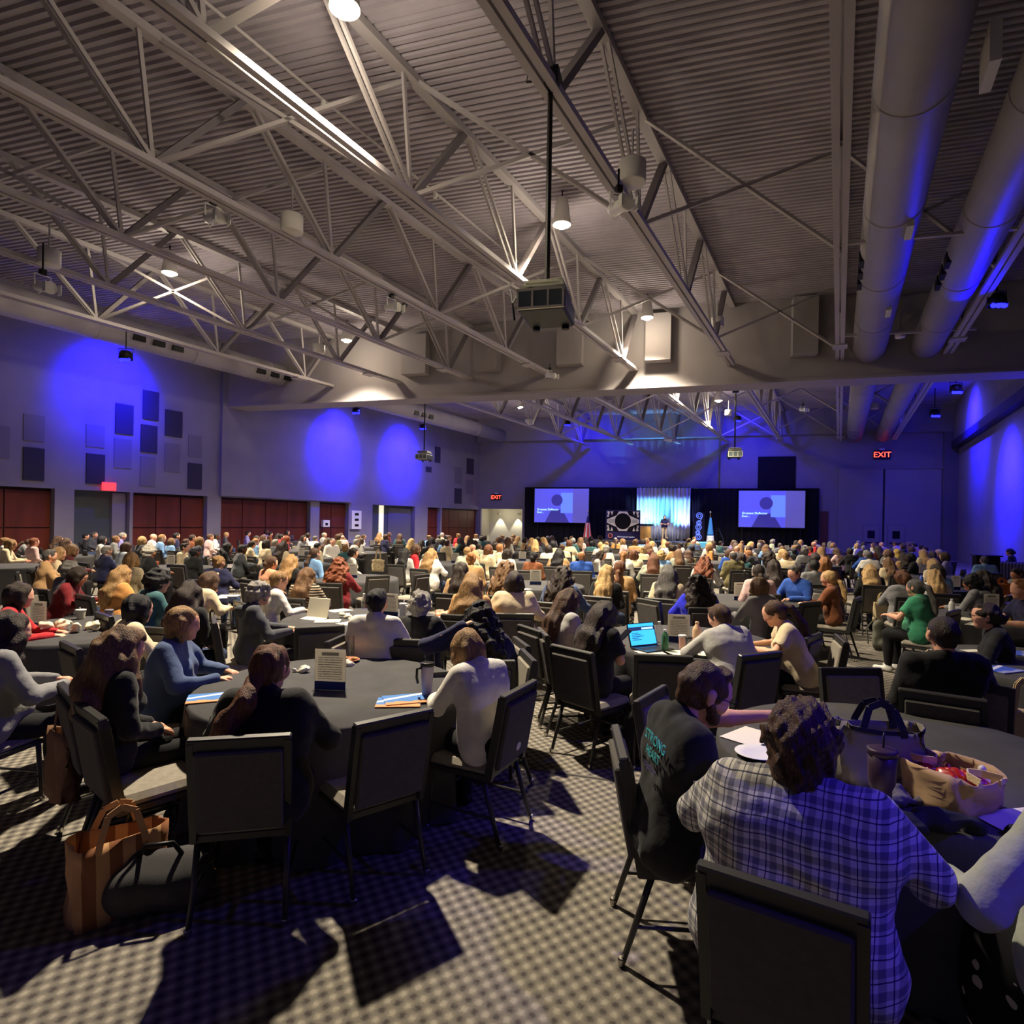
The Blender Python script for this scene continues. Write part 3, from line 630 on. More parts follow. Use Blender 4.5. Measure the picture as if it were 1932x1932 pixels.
q = MB(); q.tube([(-w*.36+w*.06*math.cos(k*.524), -.04, h*.12+w*.06*math.sin(k*.524)) for k in range(13)], .022, 6); q.lathe([(w*.02, 0), (w*.02, .01)], (-w*.36, -.04, h*.12), 10); q.obj('round_mark', mat('mark_orange', (230, 130, 90), .6, emit=.3), t)
# lectern
A = St(1218, 1000, 2.9); t = thing('lectern', 'wooden lectern with a dark top and microphone on the stage', 'lectern', (A.x, A.y, STZ), math.atan2(nB.x, -nB.y))
MB().box((0, 0, .5), (.7, .5, 1.0), bev=.02).obj('body', mat('lectern_wood', (226, 172, 92), .5, var=.2, vscale=3), t); MB().box((0, 0, 1.08), (.95, .62, .14), bev=.02).obj('top', BLACK, t)
q = MB(); q.tube([(0, .1, 1.15), (0, .05, 1.4), (0, .12, 1.5)], .015, 6); q.box((0, .14, 1.53), (.06, .14, .08)); q.obj('microphone', BLACK, t)
# flags
def flag(px, ptop, pbot, cols, label, d=2.0):
    A = St(px, ptop, d); t = thing('flag', label, 'flag', (A.x, A.y, 0)); z0 = STZ if False else .1
    MB().tube([(0, 0, 0), (0, 0, A.z)], .02, 8).obj('pole', mat('flag_pole', (180, 150, 90), .4, .5), t)
    MB().lathe([(0, .14), (.05, .1), (.06, .04), (0, 0)], (0, 0, A.z), 10).obj('finial', mat('finial', (225, 210, 170), .4), t)
    MB().lathe([(.22, 0), (.22, .05), (.03, .08)], n=14).obj('base', BLACK, t)
    L = A.z-.25
    for k, (c, u0, u1, v0, v1) in enumerate(cols):
        q = MB()
        def fn(u, v):
            U = u0+(u1-u0)*u; Vv = v0+(v1-v0)*v; r_ = .05+.28*(1-Vv)**.8; a = -2.6+5.2*U; wv = 1+.22*math.sin(U*38)
            return (r_*math.sin(a)*wv, -.06-r_*math.cos(a)*.5*wv, .25+(L-.3)*Vv)
        q.grid(fn, 6, 8); o = q.obj('flag_cloth' if k == 0 else 'flag_stripe', mat('flag_%d_%d_%d' % c, c, .8), t, True); md = o.modifiers.new('thick', 'SOLIDIFY'); md.thickness = .015
RW, WW = (196, 60, 56), (226, 214, 206)
flag(1109, 966, 1020, [((44, 44, 104), 0, 1, .78, 1.)]+[((RW, WW)[k % 2], k/9, (k+1)/9, 0, .78) for k in range(9)], 'red and white striped flag on a pole beside the smaller screen')
flag(1340, 968, 1020, [((70, 150, 226), 0, 1, .45, 1.), ((232, 236, 244), 0, 1, 0, .45)], 'blue and white flag on a pole beside the lit numerals', 2.4)
# outlined numerals on the dark curtain, and the table under them
A = St(1318, 970, 1.6); t = thing('numeral_banner', 'tall dark banner with a column of blue outlined numerals 9 8 8', 'banner', (A.x, A.y, STZ), math.atan2(nB.x, -nB.y))
MB().box((0, .03, .95), (.78, .04, 2.1)).obj('banner_cloth', mat('banner_dark', (24, 20, 44), .8), t)
NB = mat('numeral_blue', (96, 120, 246), .5, emit=1.1)
def ring(cx, cz, r_): return [(cx+r_*math.cos(k*.3927), -.02, cz+r_*math.sin(k*.3927)) for k in range(17)]
for k, (cx, z, r_) in enumerate(((.05, 1.78, .2), (.02, 1.28, .15), (0, .98, .19), (-.04, .6, .14), (0, .3, .19))):
    q = MB(); q.tube(ring(cx, z, r_), .022, 6); q.tube(ring(cx, z, r_*.5), .02, 6)
    if k == 0: q.tube([(cx+r_, -.02, z-.02), (cx+.1, -.02, z-.28), (cx-.06, -.02, z-.4)], .022, 6)
    q.obj('numeral_outline', NB, t)
A = St(1318, 1022, 6.3); q = MB(); q.box((A.x, A.y, .45), (1.4, .8, .9), bev=.03); o = q.obj('cloth_covered_table', mat('sky_cloth', (96, 190, 240), .7)); tag(o, 'light blue covered table below the outlined numerals', 'table')
A = St(1224, 1022, 5.6)
for (px, c_, e, s_) in ((1222, CYAN, 900, 60), (1238, CYAN, 900, 55), (1278, CYAN, 1000, 55), (1292, (.25, .3, 1), 900, 60), (1210, (.25, .3, 1), 800, 60)):
    p = St(px, 1000, 1.9); p.z = STZ+.22; g = St(px, 940, .95); spot('uplight', p, (g.x, g.y, 3.4), e, c_, s_, .8, .05)
    o = MB().lathe([(.09, 0), (.1, .14), (.08, .14)], n=12).obj('floor_uplight', BLACK); o.location = (p.x, p.y, STZ); tag(o, 'small black floor uplight at the foot of the pale curtain, %s' % {1222: 'by the lectern', 1238: 'before the speaker, lectern side', 1278: 'behind the speaker', 1292: 'near the numerals', 1210: 'by the emblem board'}[px], 'stage light', 'curtain uplights')
p = St(1250, 960, 7.5); spot('stage_front', (p.x, p.y, 6.8), tuple(St(1250, 1000, 2.5).xy)+(1.6,), 1600, (.95, .95, 1), 22, .6, .15)
q = St(1340, 1010, 3.2)
hr = thing('stair_handrail', 'black stage stair handrail beside the blue and white flag', 'handrail', (q.x+.6, q.y, 0)); MB().tube([(0, -.9, .9), (0, .2, 1.75), (0, .6, 1.75)], .025, 8).obj('rail', BLACK, hr); MB().tube([(0, -.9, 0), (0, -.9, .9)], .022, 6).obj('post', BLACK, hr); MB().tube([(0, .6, .1), (0, .6, 1.75)], .022, 6).obj('post', BLACK, hr)
# ---------------------------------------------------------------- chairs
def chair_parts():
    R = lambda d: Matrix.Rotation(math.radians(d), 3, 'X')
    P = []
    s = MB(); s.box((0, .0, .44), (.44, .44, .075), bev=.03); P.append(('seat', s.mesh('seat', UPHOL)))
    tilt = R(10); c = Vector((0, -.235, .50))
    b = MB(); b.box(c+tilt @ Vector((0, .008, .165)), (.395, .055, .39), tilt, bev=.012); P.append(('back_panel', b.mesh('back_panel', UPHOL)))
    b = MB(); b.box(c+tilt @ Vector((0, -.03, .16)), (.385, .034, .40), tilt, bev=.008); P.append(('back_shell', b.mesh('back_shell', VINYL)))
    f = MB(); top = c+tilt @ Vector((0, 0, .405))
    for sx in (-1, 1):
        x = .212*sx; f.bar((x, c.y+.02, .40), c+Vector((x, 0, 0))+tilt @ Vector((0, 0, .40)), .03, .05, up=(0, 1, 0))
        f.bar((x, -.235, .405), (x, .21, .405), .026, .03)
    f.box(top+tilt @ Vector((0, 0, -.018)), (.455, .042, .062), tilt, bev=.006); f.bar((-.21, .2, .4), (.21, .2, .4), .026, .03); f.bar((-.21, -.2, .4), (.21, -.2, .4), .026, .03)
    P.append(('back_frame', f.mesh('back_frame', FRAME)))
    for sx in (-1, 1):
        for (y0, y1, nm) in ((.19, .22, 'leg'), (-.17, -.30, 'leg')):
            l = MB(); l.tube([(.205*sx, y0, .41), (.205*sx, (y0+y1)/2, .2), (.212*sx, y1, .0)], [.016, .015, .013], 8); P.append((nm, l.mesh('leg', FRAME, True)))
            g = MB(); g.lathe([(.017, 0), (.018, .03), (.014, .035)], (.212*sx, y1, 0), 8); P.append(('glide', g.mesh('glide', CHROME)))
    st = MB(); st.tube([(-.2, .2, .2), (.2, .2, .2)], .009, 6)
    for sx in (-1, 1): st.tube([(.205*sx, .205, .17), (.207*sx, -.235, .17)], .009, 6)
    P.append(('stretcher', st.mesh('stretcher', FRAME)))
    return P
CP = chair_parts()
def far_chair_mesh():
    me = bpy.data.meshes.new('banquet_chair'); v = []; f = []; mi = []; mats = [UPHOL, VINYL, FRAME]
    for nm, m_ in CP:
        if nm == 'glide': continue
        o = len(v); v += [tuple(q.co) for q in m_.vertices]; f += [tuple(i+o for i in p.vertices) for p in m_.polygons]; mi += [mats.index(m_.materials[0])]*len(m_.polygons)
    me.from_pydata(v, [], f)
    for m_ in mats: me.materials.append(m_)
    me.polygons.foreach_set('material_index', mi); return me
FARCHAIR = far_chair_mesh()
CHAIRS = []
LABELS = {}
def uniq(l):
    w = l.split()
    if len(w) > 16: l = ' '.join(w[:16])
    LABELS[l] = LABELS.get(l, 0)+1; return l
def chair(x, y, ang, label, group='banquet chairs', far=False):
    """ang: degrees turned from facing straight down the hall, clockwise"""
    rz = -math.radians(ang); CHAIRS.append((x, y, ang))
    if far:
        o = put('banquet_chair', FARCHAIR, None, (x, y, 0), rz); return tag(o, label, 'chair', group)
    t = thing('banquet_chair', label, 'chair', (x, y, 0), rz, group); par = None
    for nm, me in CP:
        o = bpy.data.objects.new(nm, me); COL.objects.link(o)
        if nm == 'glide': o.parent = par
        else: o.parent = t
        if nm == 'leg': par = o
    return t
def chair_px(p1, p2, z=.9):
    """chair whose back top runs from p1 (sitter's left) to p2 (right): position and facing"""
    a = Vector(G(*p1, z)); b = Vector(G(*p2, z)); d = (b-a).normalized(); f = Vector((-d.y, d.x)); m_ = (a+b)/2+f*.3
    return m_.x, m_.y, math.degrees(math.atan2(f.x, f.y))
# ---------------------------------------------------------------- tables
def cloth_mesh(r=.915, z=.755, seed=1, nseg=96, folds=13):
    rr = random.Random(seed); ph = rr.uniform(0, 6); v = [(0, 0, z)]; f = []
    rings = [(r*.5, z), (r*.985, z), (r, z-.012), (r+.008, z-.06), (r+.012, z-.25), (r+.015, z-.5), (r+.02, .015)]
    for k, (q, zz) in enumerate(rings):
        dep = max(0, (z-zz)/z)
        for i in range(nseg):
            a = 2*math.pi*i/nseg; w = dep*.055*math.sin(a*folds+ph+.6*math.sin(3*a))+dep*.02*math.sin(a*29+ph)
            v.append(((q+w)*math.cos(a), (q+w)*math.sin(a), zz+(.0015*math.sin(9*q+a*2) if k < 2 else 0)))
    f += [(0, 1+i, 1+(i+1) % nseg) for i in range(nseg)]
    for k in range(len(rings)-1):
        for i in range(nseg): f.append((1+k*nseg+i, 1+(k+1)*nseg+i, 1+(k+1)*nseg+(i+1) % nseg, 1+k*nseg+(i+1) % nseg))
    m_ = MB(); m_.add(v, f); return m_.mesh('tablecloth', BLACKCLOTH, True)
CLOTHS = [cloth_mesh(seed=i) for i in range(3)]; CLOTHF = cloth_mesh(seed=5, nseg=40, folds=9)
q = MB(); q.lathe([(0, .72), (.9, .72), (.9, .742), (0, .742)], n=40); TOPM = q.mesh('tabletop', mat('plywood', (150, 120, 84), .6))
q = MB(); q.tube([(0, 0, 0), (0, 0, .72)], .02, 8); LEGM = q.mesh('leg', CHROME)
TABLES = []
def table(x, y, label, far=False):
    TABLES.append((x, y)); t = thing('round_table', label, 'table', (x, y, 0), random.uniform(0, 6), 'round banquet tables')
    put('tablecloth', CLOTHF if far else CLOTHS[len(TABLES) % 3], t)
    if not far:
        put('tabletop', TOPM, t)
        for k in range(4): put('leg', LEGM, t, (.55*math.cos(k*1.571), .55*math.sin(k*1.571), 0))
    return t
# clear sign holders
SIGNP = mat('sign_print', (214, 208, 196), .7); nt, b = nodes_of(SIGNP)
tc = nt.nodes.new('ShaderNodeTexCoord'); sx = nt.nodes.new('ShaderNodeSeparateXYZ'); nt.links.new(tc.outputs['Object'], sx.inputs[0])
lines = math_node(nt, 'GREATER_THAN', math_node(nt, 'FRACT', math_node(nt, 'MULTIPLY', sx.outputs[2], 62)), .55)
noi = nt.nodes.new('ShaderNodeTexNoise'); noi.inputs['Scale'].default_value = 120; nt.links.new(tc.outputs['Object'], noi.inputs[0])
lines = math_node(nt, 'MULTIPLY', lines, math_node(nt, 'GREATER_THAN', noi.outputs[0], .42))
ins = math_node(nt, 'LESS_THAN', math_node(nt, 'ABSOLUTE', sx.outputs[0]), .085)
zin = math_node(nt, 'MULTIPLY', math_node(nt, 'GREATER_THAN', sx.outputs[2], .075), math_node(nt, 'LESS_THAN', sx.outputs[2], .225))
hd = math_node(nt, 'MULTIPLY', math_node(nt, 'GREATER_THAN', sx.outputs[2], .236), math_node(nt, 'LESS_THAN', math_node(nt, 'ABSOLUTE', sx.outputs[0]), .06))
hd = math_node(nt, 'MULTIPLY', hd, math_node(nt, 'LESS_THAN', sx.outputs[2], .258))
ink = math_node(nt, 'MAXIMUM', math_node(nt, 'MULTIPLY', lines, math_node(nt, 'MULTIPLY', ins, zin)), hd)
col = mixc(nt, math_node(nt, 'MULTIPLY', ink, .62), lin((222, 216, 204)), lin((60, 58, 70))); band = math_node(nt, 'LESS_THAN', sx.outputs[2], .06)
col2 = mixc(nt, band, col, lin((58, 66, 116))); nt.links.new(col2, b.inputs['Base Color'])
trn = nt.nodes.new('ShaderNodeBsdfTranslucent'); trn.inputs[0].default_value = (*lin((222, 216, 204)), 1); mxs = nt.nodes.new('ShaderNodeMixShader'); mxs.inputs[0].default_value = .72
nt.links.new(col2, trn.inputs[0]); nt.links.new(b.outputs[0], mxs.inputs[1]); nt.links.new(trn.outputs[0], mxs.inputs[2]); nt.links.new(mxs.outputs[0], nt.nodes['Material Output'].inputs[0])
ACRYL = mat('clear_acrylic', (235, 240, 245), .06, trans=1., alpha=.35)
q = MB(); q.box((0, .0, .14), (.216, .003, .279)); SG1 = q.mesh('printed_sheet', SIGNP)
q = MB(); q.box((0, .004, .142), (.222, .003, .284)); q.box((0, -.004, .142), (.222, .003, .284)); q.box((0, .0, .002), (.222, .09, .004)); SG2 = q.mesh('acrylic_shell', ACRYL)
def sign(px, py, ang, label, z=.757, xy=None):
    x, y = xy or G(px, py, z); t = thing('sign_holder', label, 'sign', (x, y, z), -math.radians(ang), 'table sign holders'); put('printed_sheet', SG1, t); put('acrylic_shell', SG2, t); return t
# ---------------------------------------------------------------- people
HC = {'blond': (206, 168, 112), 'dblond': (158, 122, 78), 'lbrown': (122, 90, 60), 'brown': (84, 60, 44), 'dbrown': (50, 38, 32), 'black': (24, 22, 24), 'auburn': (112, 70, 46), 'ginger': (166, 114, 68), 'red': (126, 68, 40), 'grey': (150, 146, 138), 'white': (210, 204, 190), 'dgrey': (92, 88, 85), 'bald': (196, 140, 112)}
HN = {'blond': 'blond', 'dblond': 'dark blond', 'lbrown': 'light brown', 'brown': 'brown', 'dbrown': 'dark brown', 'black': 'black', 'auburn': 'auburn', 'ginger': 'ginger', 'red': 'red', 'grey': 'grey', 'white': 'white', 'dgrey': 'dark grey', 'bald': 'bald'}
TC = {'white': (226, 222, 214), 'cream': (222, 204, 168), 'tan': (190, 150, 104), 'orange': (202, 142, 78), 'peach': (226, 160, 124), 'pink': (222, 186, 182), 'red': (186, 36, 44), 'dred': (112, 18, 28), 'maroon': (84, 30, 36), 'lblue': (128, 168, 216), 'denim': (74, 92, 130), 'blue': (44, 84, 170), 'royal': (36, 40, 206), 'navy': (34, 36, 72), 'grey': (132, 132, 134), 'lgrey': (180, 178, 174), 'dgrey': (72, 74, 80), 'black': (24, 24, 27), 'brown': (126, 74, 44), 'olive': (120, 112, 76), 'sage': (172, 178, 158), 'green': (62, 146, 108), 'teal': (54, 96, 100), 'lavender': (140, 134, 190), 'yellow': (226, 180, 90)}
TN = {'lblue': 'light blue', 'dred': 'dark red', 'royal': 'royal blue', 'lgrey': 'light grey', 'dgrey': 'dark grey', 'denim': 'denim blue'}
def hairmat(c): return mat('hair_'+c, HC[c], .5, var=.55, vscale=95, stretch=(1, 1, .1), bump=1., bscale=210, spec=.4)
def clothmat(c): return mat('cloth_'+c, TC[c], .85, var=.10, vscale=9, bump=.35, bscale=26, sheen=.1)
TROUS = [mat('trousers_black', (24, 24, 28), .9), mat('trousers_denim', (54, 66, 96), .9, var=.2, vscale=20), mat('trousers_dark', (40, 38, 42), .9)]
SHOE = mat('shoe_black', (20, 20, 22), .5); SHOEW = mat('shoe_white', (222, 220, 214), .6)
def RX(a): return Matrix.Rotation(math.radians(a), 4, 'X')
def RZ(a): return Matrix.Rotation(math.radians(a), 4, 'Z')
def RY(a): return Matrix.Rotation(math.radians(a), 4, 'Y')
def tp(M, p): q = M @ Vector(p); return np.array(q)
ARM = {'table': ((.27, .15, .80), (.13, .38, .80)), 'lap': ((.25, .02, .77), (.09, .22, .69)), 'phone': ((.23, .09, .80), (.06, .29, .88)), 'chin': ((.20, .31, .81), (.07, .2, 1.05)), 'write': ((.29, .2, .81), (.06, .42, .80)), 'reach': ((.28, .27, .93), (.22, .55, .86)), 'down': ((.27, -.03, .76), (.28, .02, .52)), 'wide': ((.4, .2, .82), (.5, .42, .80))}
class Fig:
    def __init__(s, lean=6, twist=0, side=0, hy=0, hp=6, ht=0, arms=('lap', 'lap'), g=1., fem=True, sleeve='long', stand=False, legs=None, skirt=False, sw=1., hunch=0):
        s.__dict__.update(locals()); s.oz = .93 if stand else .575
        s.T = Matrix.Translation((0, 0, s.oz)) @ RZ(-twist) @ RY(side) @ RX(-lean)
        hn = Vector((0, .03+hunch*.12, .635-hunch*.05)); nk = s.T @ hn
        s.H = Matrix.Translation(nk) @ RZ(-twist-hy) @ RY(ht) @ RX(-hp)
        dy = .25*math.sin(math.radians(max(lean, 0))); dz = s.oz-.575
        s.arm = []
        for sx, a in ((-1, arms[0]), (1, arms[1])):
            if isinstance(a, str): e, w = ARM[a]; e = (e[0]*sx*(1 if g < 1.2 else 1.15), e[1]+dy, e[2]+dz); w = (w[0]*sx, w[1]+dy, w[2]+dz); hd = None
            else: e, w = a[0], a[1]; hd = a[2] if len(a) > 2 else None
            S = tp(s.T, (sx*.160*sw*(1+.3*(g-1)), -.005, .458)); s.arm.append((S, np.array(e, float), np.array(w, float), hd, sx))
    def skin(s):
        F = Field(); T, H, g = s.T, s.H, s.g
        h = lambda *p: tp(H, p); hx = np.array(H.to_3x3() @ Vector((1, 0, 0)))
        F.cap(tp(T, (0, -.01, .47)), h(0, -.025, -.055), .056, .054, k=.03)
        F.cap(h(0, -.02, .022), h(0, .0, .025), .093, .09, n=hx, flat=.86, k=.02)
        F.cap(h(0, .03, -.02), h(0, .047, -.078), .066, .040, n=hx, flat=.92, k=.03)
        F.cap(h(0, .055, .045), h(0, .055, .0), .04, .045, n=hx, flat=1.15, k=.03)
        F.cap(h(0, .086, .008), h(0, .104, -.027), .009, .0125, k=.016)
        for sx in (-1, 1):
            F.cap(h(sx*.080, -.004, -.025), h(sx*.086, -.012, .012), .016, .021, n=hx, flat=.45, k=.008)
            F.ball(h(sx*.036, .098, .012), .013, k=.012, op='sub'); F.ball(h(sx*.034, .079, .009), .0155, k=.006)
            F.cap(h(sx*.02, .093, .032), h(sx*.052, .082, .03), .007, k=.012)
            F.ball(h(sx*.04, .058, -.025), .026, k=.03)
        F.cap(h(-.02, .085, -.052), h(.02, .085, -.052), .008, k=.008); F.cap(h(-.017, .083, -.062), h(.017, .083, -.062), .009, k=.008); F.ball(h(0, .07, -.088), .02, k=.02)
        F.chain([tp(T, (0, -.01, .0)), tp(T, (0, -.01, .2)), tp(T, (0, -.02, .4)), tp(T, (0, -.015, .47))], [.07, .065, .055, .045], k=.03)
        F.cap(tp(T, (-.13, -.01, .44)), tp(T, (.13, -.01, .44)), .035, k=.03)
        for (S, E, Wr, hd, sx) in s.arm:
            F.cap(S, E, .043, .039, k=.02); F.cap(E, E+(Wr-E)*.4, .040, .037, k=.02); F.cap(E+(Wr-E)*.4, Wr, .037, .025, k=.015)
            f = (Wr-E)/np.linalg.norm(Wr-E) if hd is None else np.array(hd, float)/np.linalg.norm(hd)
            if hd is None: f = f*.8+np.array([-.15*sx, .35, -.1]); f /= np.linalg.norm(f)
            up = np.array([0, 0, 1.]); up = up-f*(up@f); up = up/np.linalg.norm(up) if np.linalg.norm(up) > .1 else np.array([1., 0, 0]); lat = np.cross(f, up)
            F.cap(Wr, Wr+f*.075, .026, .032, n=up, flat=.55, k=.015)
            for q, (o, L) in enumerate(((-.030, .066), (-.010, .078), (.010, .073), (.029, .058))):
                a = Wr+f*.078+lat*o; b_ = a+f*L*.45-up*.012; c = b_+f*L*.35-up*.026; F.chain([a, b_, c], [.0095, .0088, .0078], k=.004)
            a = Wr+f*.025-lat*(-sx)*.0+lat*(sx*.028); b_ = a+f*.035+lat*sx*.022-up*.012; F.chain([a, b_, b_+f*.03-up*.012], [.012, .0105, .009], k=.008)
        z = s.oz-.03
        for sx in (-1, 1): F.chain(s.leg(sx)[:3], [.07, .048, .034], k=.04)
        return F
    def leg(s, sx):
        if s.stand: return [np.array((sx*.09, 0, .88)), np.array((sx*.10, .03, .48)), np.array((sx*.11, .0, .09))]
        L = s.legs or {}
        k = L.get(sx, ((sx*.11, .42, .535), (sx*.115, .42, .09))); return [np.array((sx*.085, .0, .555)), np.array(k[0], float), np.array(k[1], float)]
    def top(s, grow=0., seed=0, wr=.004):
        F = Field(); T, g = s.T, s.g; ny = np.array(T.to_3x3() @ Vector((0, 1, 0))); t = lambda *p: tp(T, p); d = .009+grow
        F.cap(t(-.085*g, .0, .02), t(.085*g, .0, .02), .125*g+d, n=ny, flat=.86, k=.05)
        F.cap(t(-.065*g, .01*g, .16), t(.065*g, .01*g, .16), .112*g+d, n=ny, flat=.9, k=.06)
        F.cap(t(-.085*g*s.sw, -.005, .34), t(.085*g*s.sw, -.005, .34), .116*g**.8+d, n=ny, flat=.84, k=.06)
        F.cap(t(-.135*s.sw*g**.3, -.01, .438), t(.135*s.sw*g**.3, -.01, .438), .054*g**.5+d, k=.06)
        F.cap(t(-.1, -.02, .475), t(.1, -.02, .475), .048+d, k=.05); F.cap(t(0, -.02, .46), t(0, -.015, .515), .066+d*.6, .056+d*.5, k=.03)
        if s.fem:
            for sx in (-1, 1): F.ball(t(sx*.068, .085*g, .31), .062*g+d*.5, k=.05)
        if g > 1.15: F.ball(t(0, .09*g, .12), .12*g, k=.08)
        for (S, E, Wr, hd, sx) in s.arm:
            if s.sleeve == 'less': continue
            F.cap(S, S+(E-S)*(1. if s.sleeve == 'long' else .62), .056*g**.5+d, (.047 if s.sleeve == 'long' else .058)*g**.4+d, k=.035)
            if s.sleeve == 'long':
                F.cap(E, Wr-(Wr-E)*.04, .046*g**.4+d, .031+d, k=.02)
            else: F.ball(S+(E-S)*.86, .062, k=.012, op='sub')
        if s.sleeve == 'long' and False: pass
        F.mods.append(wob(24, seed, wr)); F.mods.append(wob(60, seed+1, wr*.4)); return F
    def bottom(s):
        F = Field(); g = s.g; z0 = .56
        if s.stand: F.cap((-.07, 0, .93), (.07, 0, .93), .115, k=.04)
        else: F.cap((-.075*g, -.01, .575), (.075*g, -.01, .575), .108*g, n=np.array((0, 0, 1.)), flat=.95, k=.04)
        for sx in (-1, 1):
            L = s.leg(sx); r = [.088*g**.6, .068*g**.5, .052]
            if s.stand: r = [.085, .062, .058]
            F.chain([L[0], L[1]], r[:2], k=.04); F.chain([L[1], L[1]+(L[2]-L[1])*.97], r[1:], k=.03)
        if s.skirt: F.cap((0, .12, .52), (0, .38, .38), .17, .2, k=.08); F.cap((0, .36, .45), (0, .40, .2), .19, .22, k=.08)
        F.mods.append(wob(26, 5, .004)); return F
    def shoe(s, side=1):
        F = Field()
        for sx in (side,):
            L = s.leg(sx); a = L[2]; f = np.array((sx*.1, 1, 0.)) if abs(a[2]-.09) < .03 else np.array((sx*.1, .8, -.3))
            F.cap(a+np.array((0, -.03, -.045)), a+f*.16+np.array((0, 0, -.05)), .042, .036, n=np.array((0, 0, 1.)), flat=.85, k=.02); F.cap(a+np.array((0, 0, .0)), a+np.array((0, -.01, -.04)), .046, .045, k=.02)
        return F
    def hair(s, style, seed=0, neutral=False):
        F = Field(); Hi = s.H.inverted(); tb = lambda *p: tp(Hi @ s.T, p); X = np.array((1., 0, 0)); Y = np.array((0, 1., 0))
        cap = lambda e=0.: (F.cap((0, -.022, .030), (0, -.004, .03), .104+e, .100+e, n=X, flat=.88, k=.02), F.cap((0, -.045, .0), (0, -.05, -.035), .085+e, .068+e, n=X, flat=.95, k=.03))
        def face(r_=.088, y=.128, z=-.035): F.ball((0, y, z), r_, k=.012, n=np.array((0, 0, 1.)), flat=1.25, op='sub')
        strand = lambda a=.0035, f=105: F.mods.append(wob(f, seed+3, a, (1, 1, .16)))
        curl = lambda a, f: F.mods.append(wob(f, seed+4, a))
        lx, ly = .075, -.105
        bk = lambda x, z, o=0: tb(x, -.148-o, z)       # points lying on the back of the torso
        if style in ('short', 'buzz'):
            cap(-.004 if style == 'short' else -.009); face(.10, .13, -.03)
            for sx in (-1, 1): F.ball((sx*.10, .012, -.045), .04, k=.01, op='sub')
            F.ball((0, -.06, -.12), .055, k=.01, op='sub'); curl(.003 if style == 'short' else .001, 90); strand(.002)
            if style == 'short': F.cap((-.03, .045, .108), (.04, .042, .105), .018, k=.03)
        elif style == 'fringe':   # balding ring of hair
            cap(-.007); F.ball((0, .0, .13), .085, k=.012, op='sub'); face(.10, .13, -.02); F.ball((0, -.05, -.13), .06, k=.01, op='sub')
        elif style in ('curlyshort', 'afro'):
            e = .012 if style == 'curlyshort' else .05
            cap(e); face(.088-.2*e, .135+e, -.035); F.cap((0, -.06, -.01), (0, -.06, -.06), .085+e, .06+e, k=.03); curl(.009+.1*e, 75); curl(.004, 160)
        elif style == 'curlybig':
            cap(.022); face(.085, .14, -.04); F.cap((0, -.07, .0), (0, -.06, -.10), .105, .085, k=.03)
            for sx in (-1, 1): F.cap((sx*.07, -.0, .02), (sx*.075, .0, -.09), .05, .04, k=.03)
            curl(.006, 70); curl(.006, 150)
        elif style == 'bob':
            cap(.006); face()
            for sx in (-1, 1): F.chain([(sx*.072, .015, .03), (sx*.083, .018, -.05), (sx*.074, .02, -.115)], [.036, .038, .022], k=.025)
            F.cap((-.05, -.07, -.02), (-.055, -.068, -.105), .052, .034, k=.03); F.cap((.05, -.07, -.02), (.055, -.068, -.105), .052, .034, k=.03); F.cap((0, -.085, 0), (0, -.08, -.11), .05, .036, k=.03); strand(.005, 80)
        elif style in ('long', 'wavy', 'curlylong', 'straight'):
            w = {'long': 1., 'straight': .95, 'wavy': 1.12, 'curlylong': 1.38}[style]; cap(.006 if w < 1.3 else .022); face(.086, .128, -.04)
            for sx in (-1, 1):
                F.chain([(sx*.07, .01, .03), (sx*.085*w, .0, -.06), tb(sx*.10*w, -.07, .47), tb(sx*.105*w, -.13, .34), tb(sx*.08*w, -.14, .22 if style != 'curlylong' else .3)], [.036*w, .04*w, .038*w, .034*w, .012], k=.04)
                F.chain([(sx*.035, -.085, .0), (sx*.045, -.10, -.07), bk(sx*.05*w, .40), bk(sx*.045*w, .27), bk(sx*.03*w, .17)], [.06, .055*w, .045*w, .038*w, .010], k=.05)
                if style == 'wavy': F.chain([(sx*.08, .02, -.03), tb(sx*.13, .06, .46), tb(sx*.12, .10, .36)], [.03, .03, .012], k=.03)
            F.chain([(0, -.10, -.03), bk(0, .42), bk(0, .26), bk(0, .14)], [.06, .05, .04, .012], k=.05)
            if style == 'wavy': curl(.006, 36); strand(.005, 80)
            elif style == 'curlylong': curl(.010, 55); curl(.005, 130)
            else: strand(.006, 70)
        elif style in ('pony', 'ponylow'):
            cap(-.002); face(.092, .132, -.03); z = .03 if style == 'pony' else -.03
            F.ball((0, -.118, z), .026, k=.012); F.chain([(0, -.12, z), (0.005, -.165, z-.03), bk(0.01, .44, .03), bk(.0, .30, .02), bk(-.01, .2, .015)], [.022, .036, .04, .034, .008], k=.02); strand(.003, 100)
        elif style == 'ponyside':
            cap(.002); face(.092, .132, -.03); F.ball((0, -.118, -.02), .03, k=.012); F.chain([(0, -.12, -.02), bk(-.04, .47, .02), bk(-.12, .36, .03), bk(-.17, .22, .03), bk(-.19, .12, .02)], [.03, .05, .058, .05, .012], k=.03); strand(.006, 80)
        elif style == 'bun':
            cap(-.002); face(.092, .132, -.03); F.ball((0, -.105, .075), .052, k=.012); curl(.005, 90); strand(.003)
        elif style == 'bunlow':
            cap(.0); face(.092, .132, -.03); F.ball((0, -.125, -.02), .048, k=.012); curl(.006, 90); strand(.003)
        elif style == 'cover':   # scarf or wrap
            cap(.012); face(.085, .125, -.03); F.cap((0, -.06, -.03), tb(0, -.06, .48), .08, .08, k=.04); curl(.004, 40)
        return F
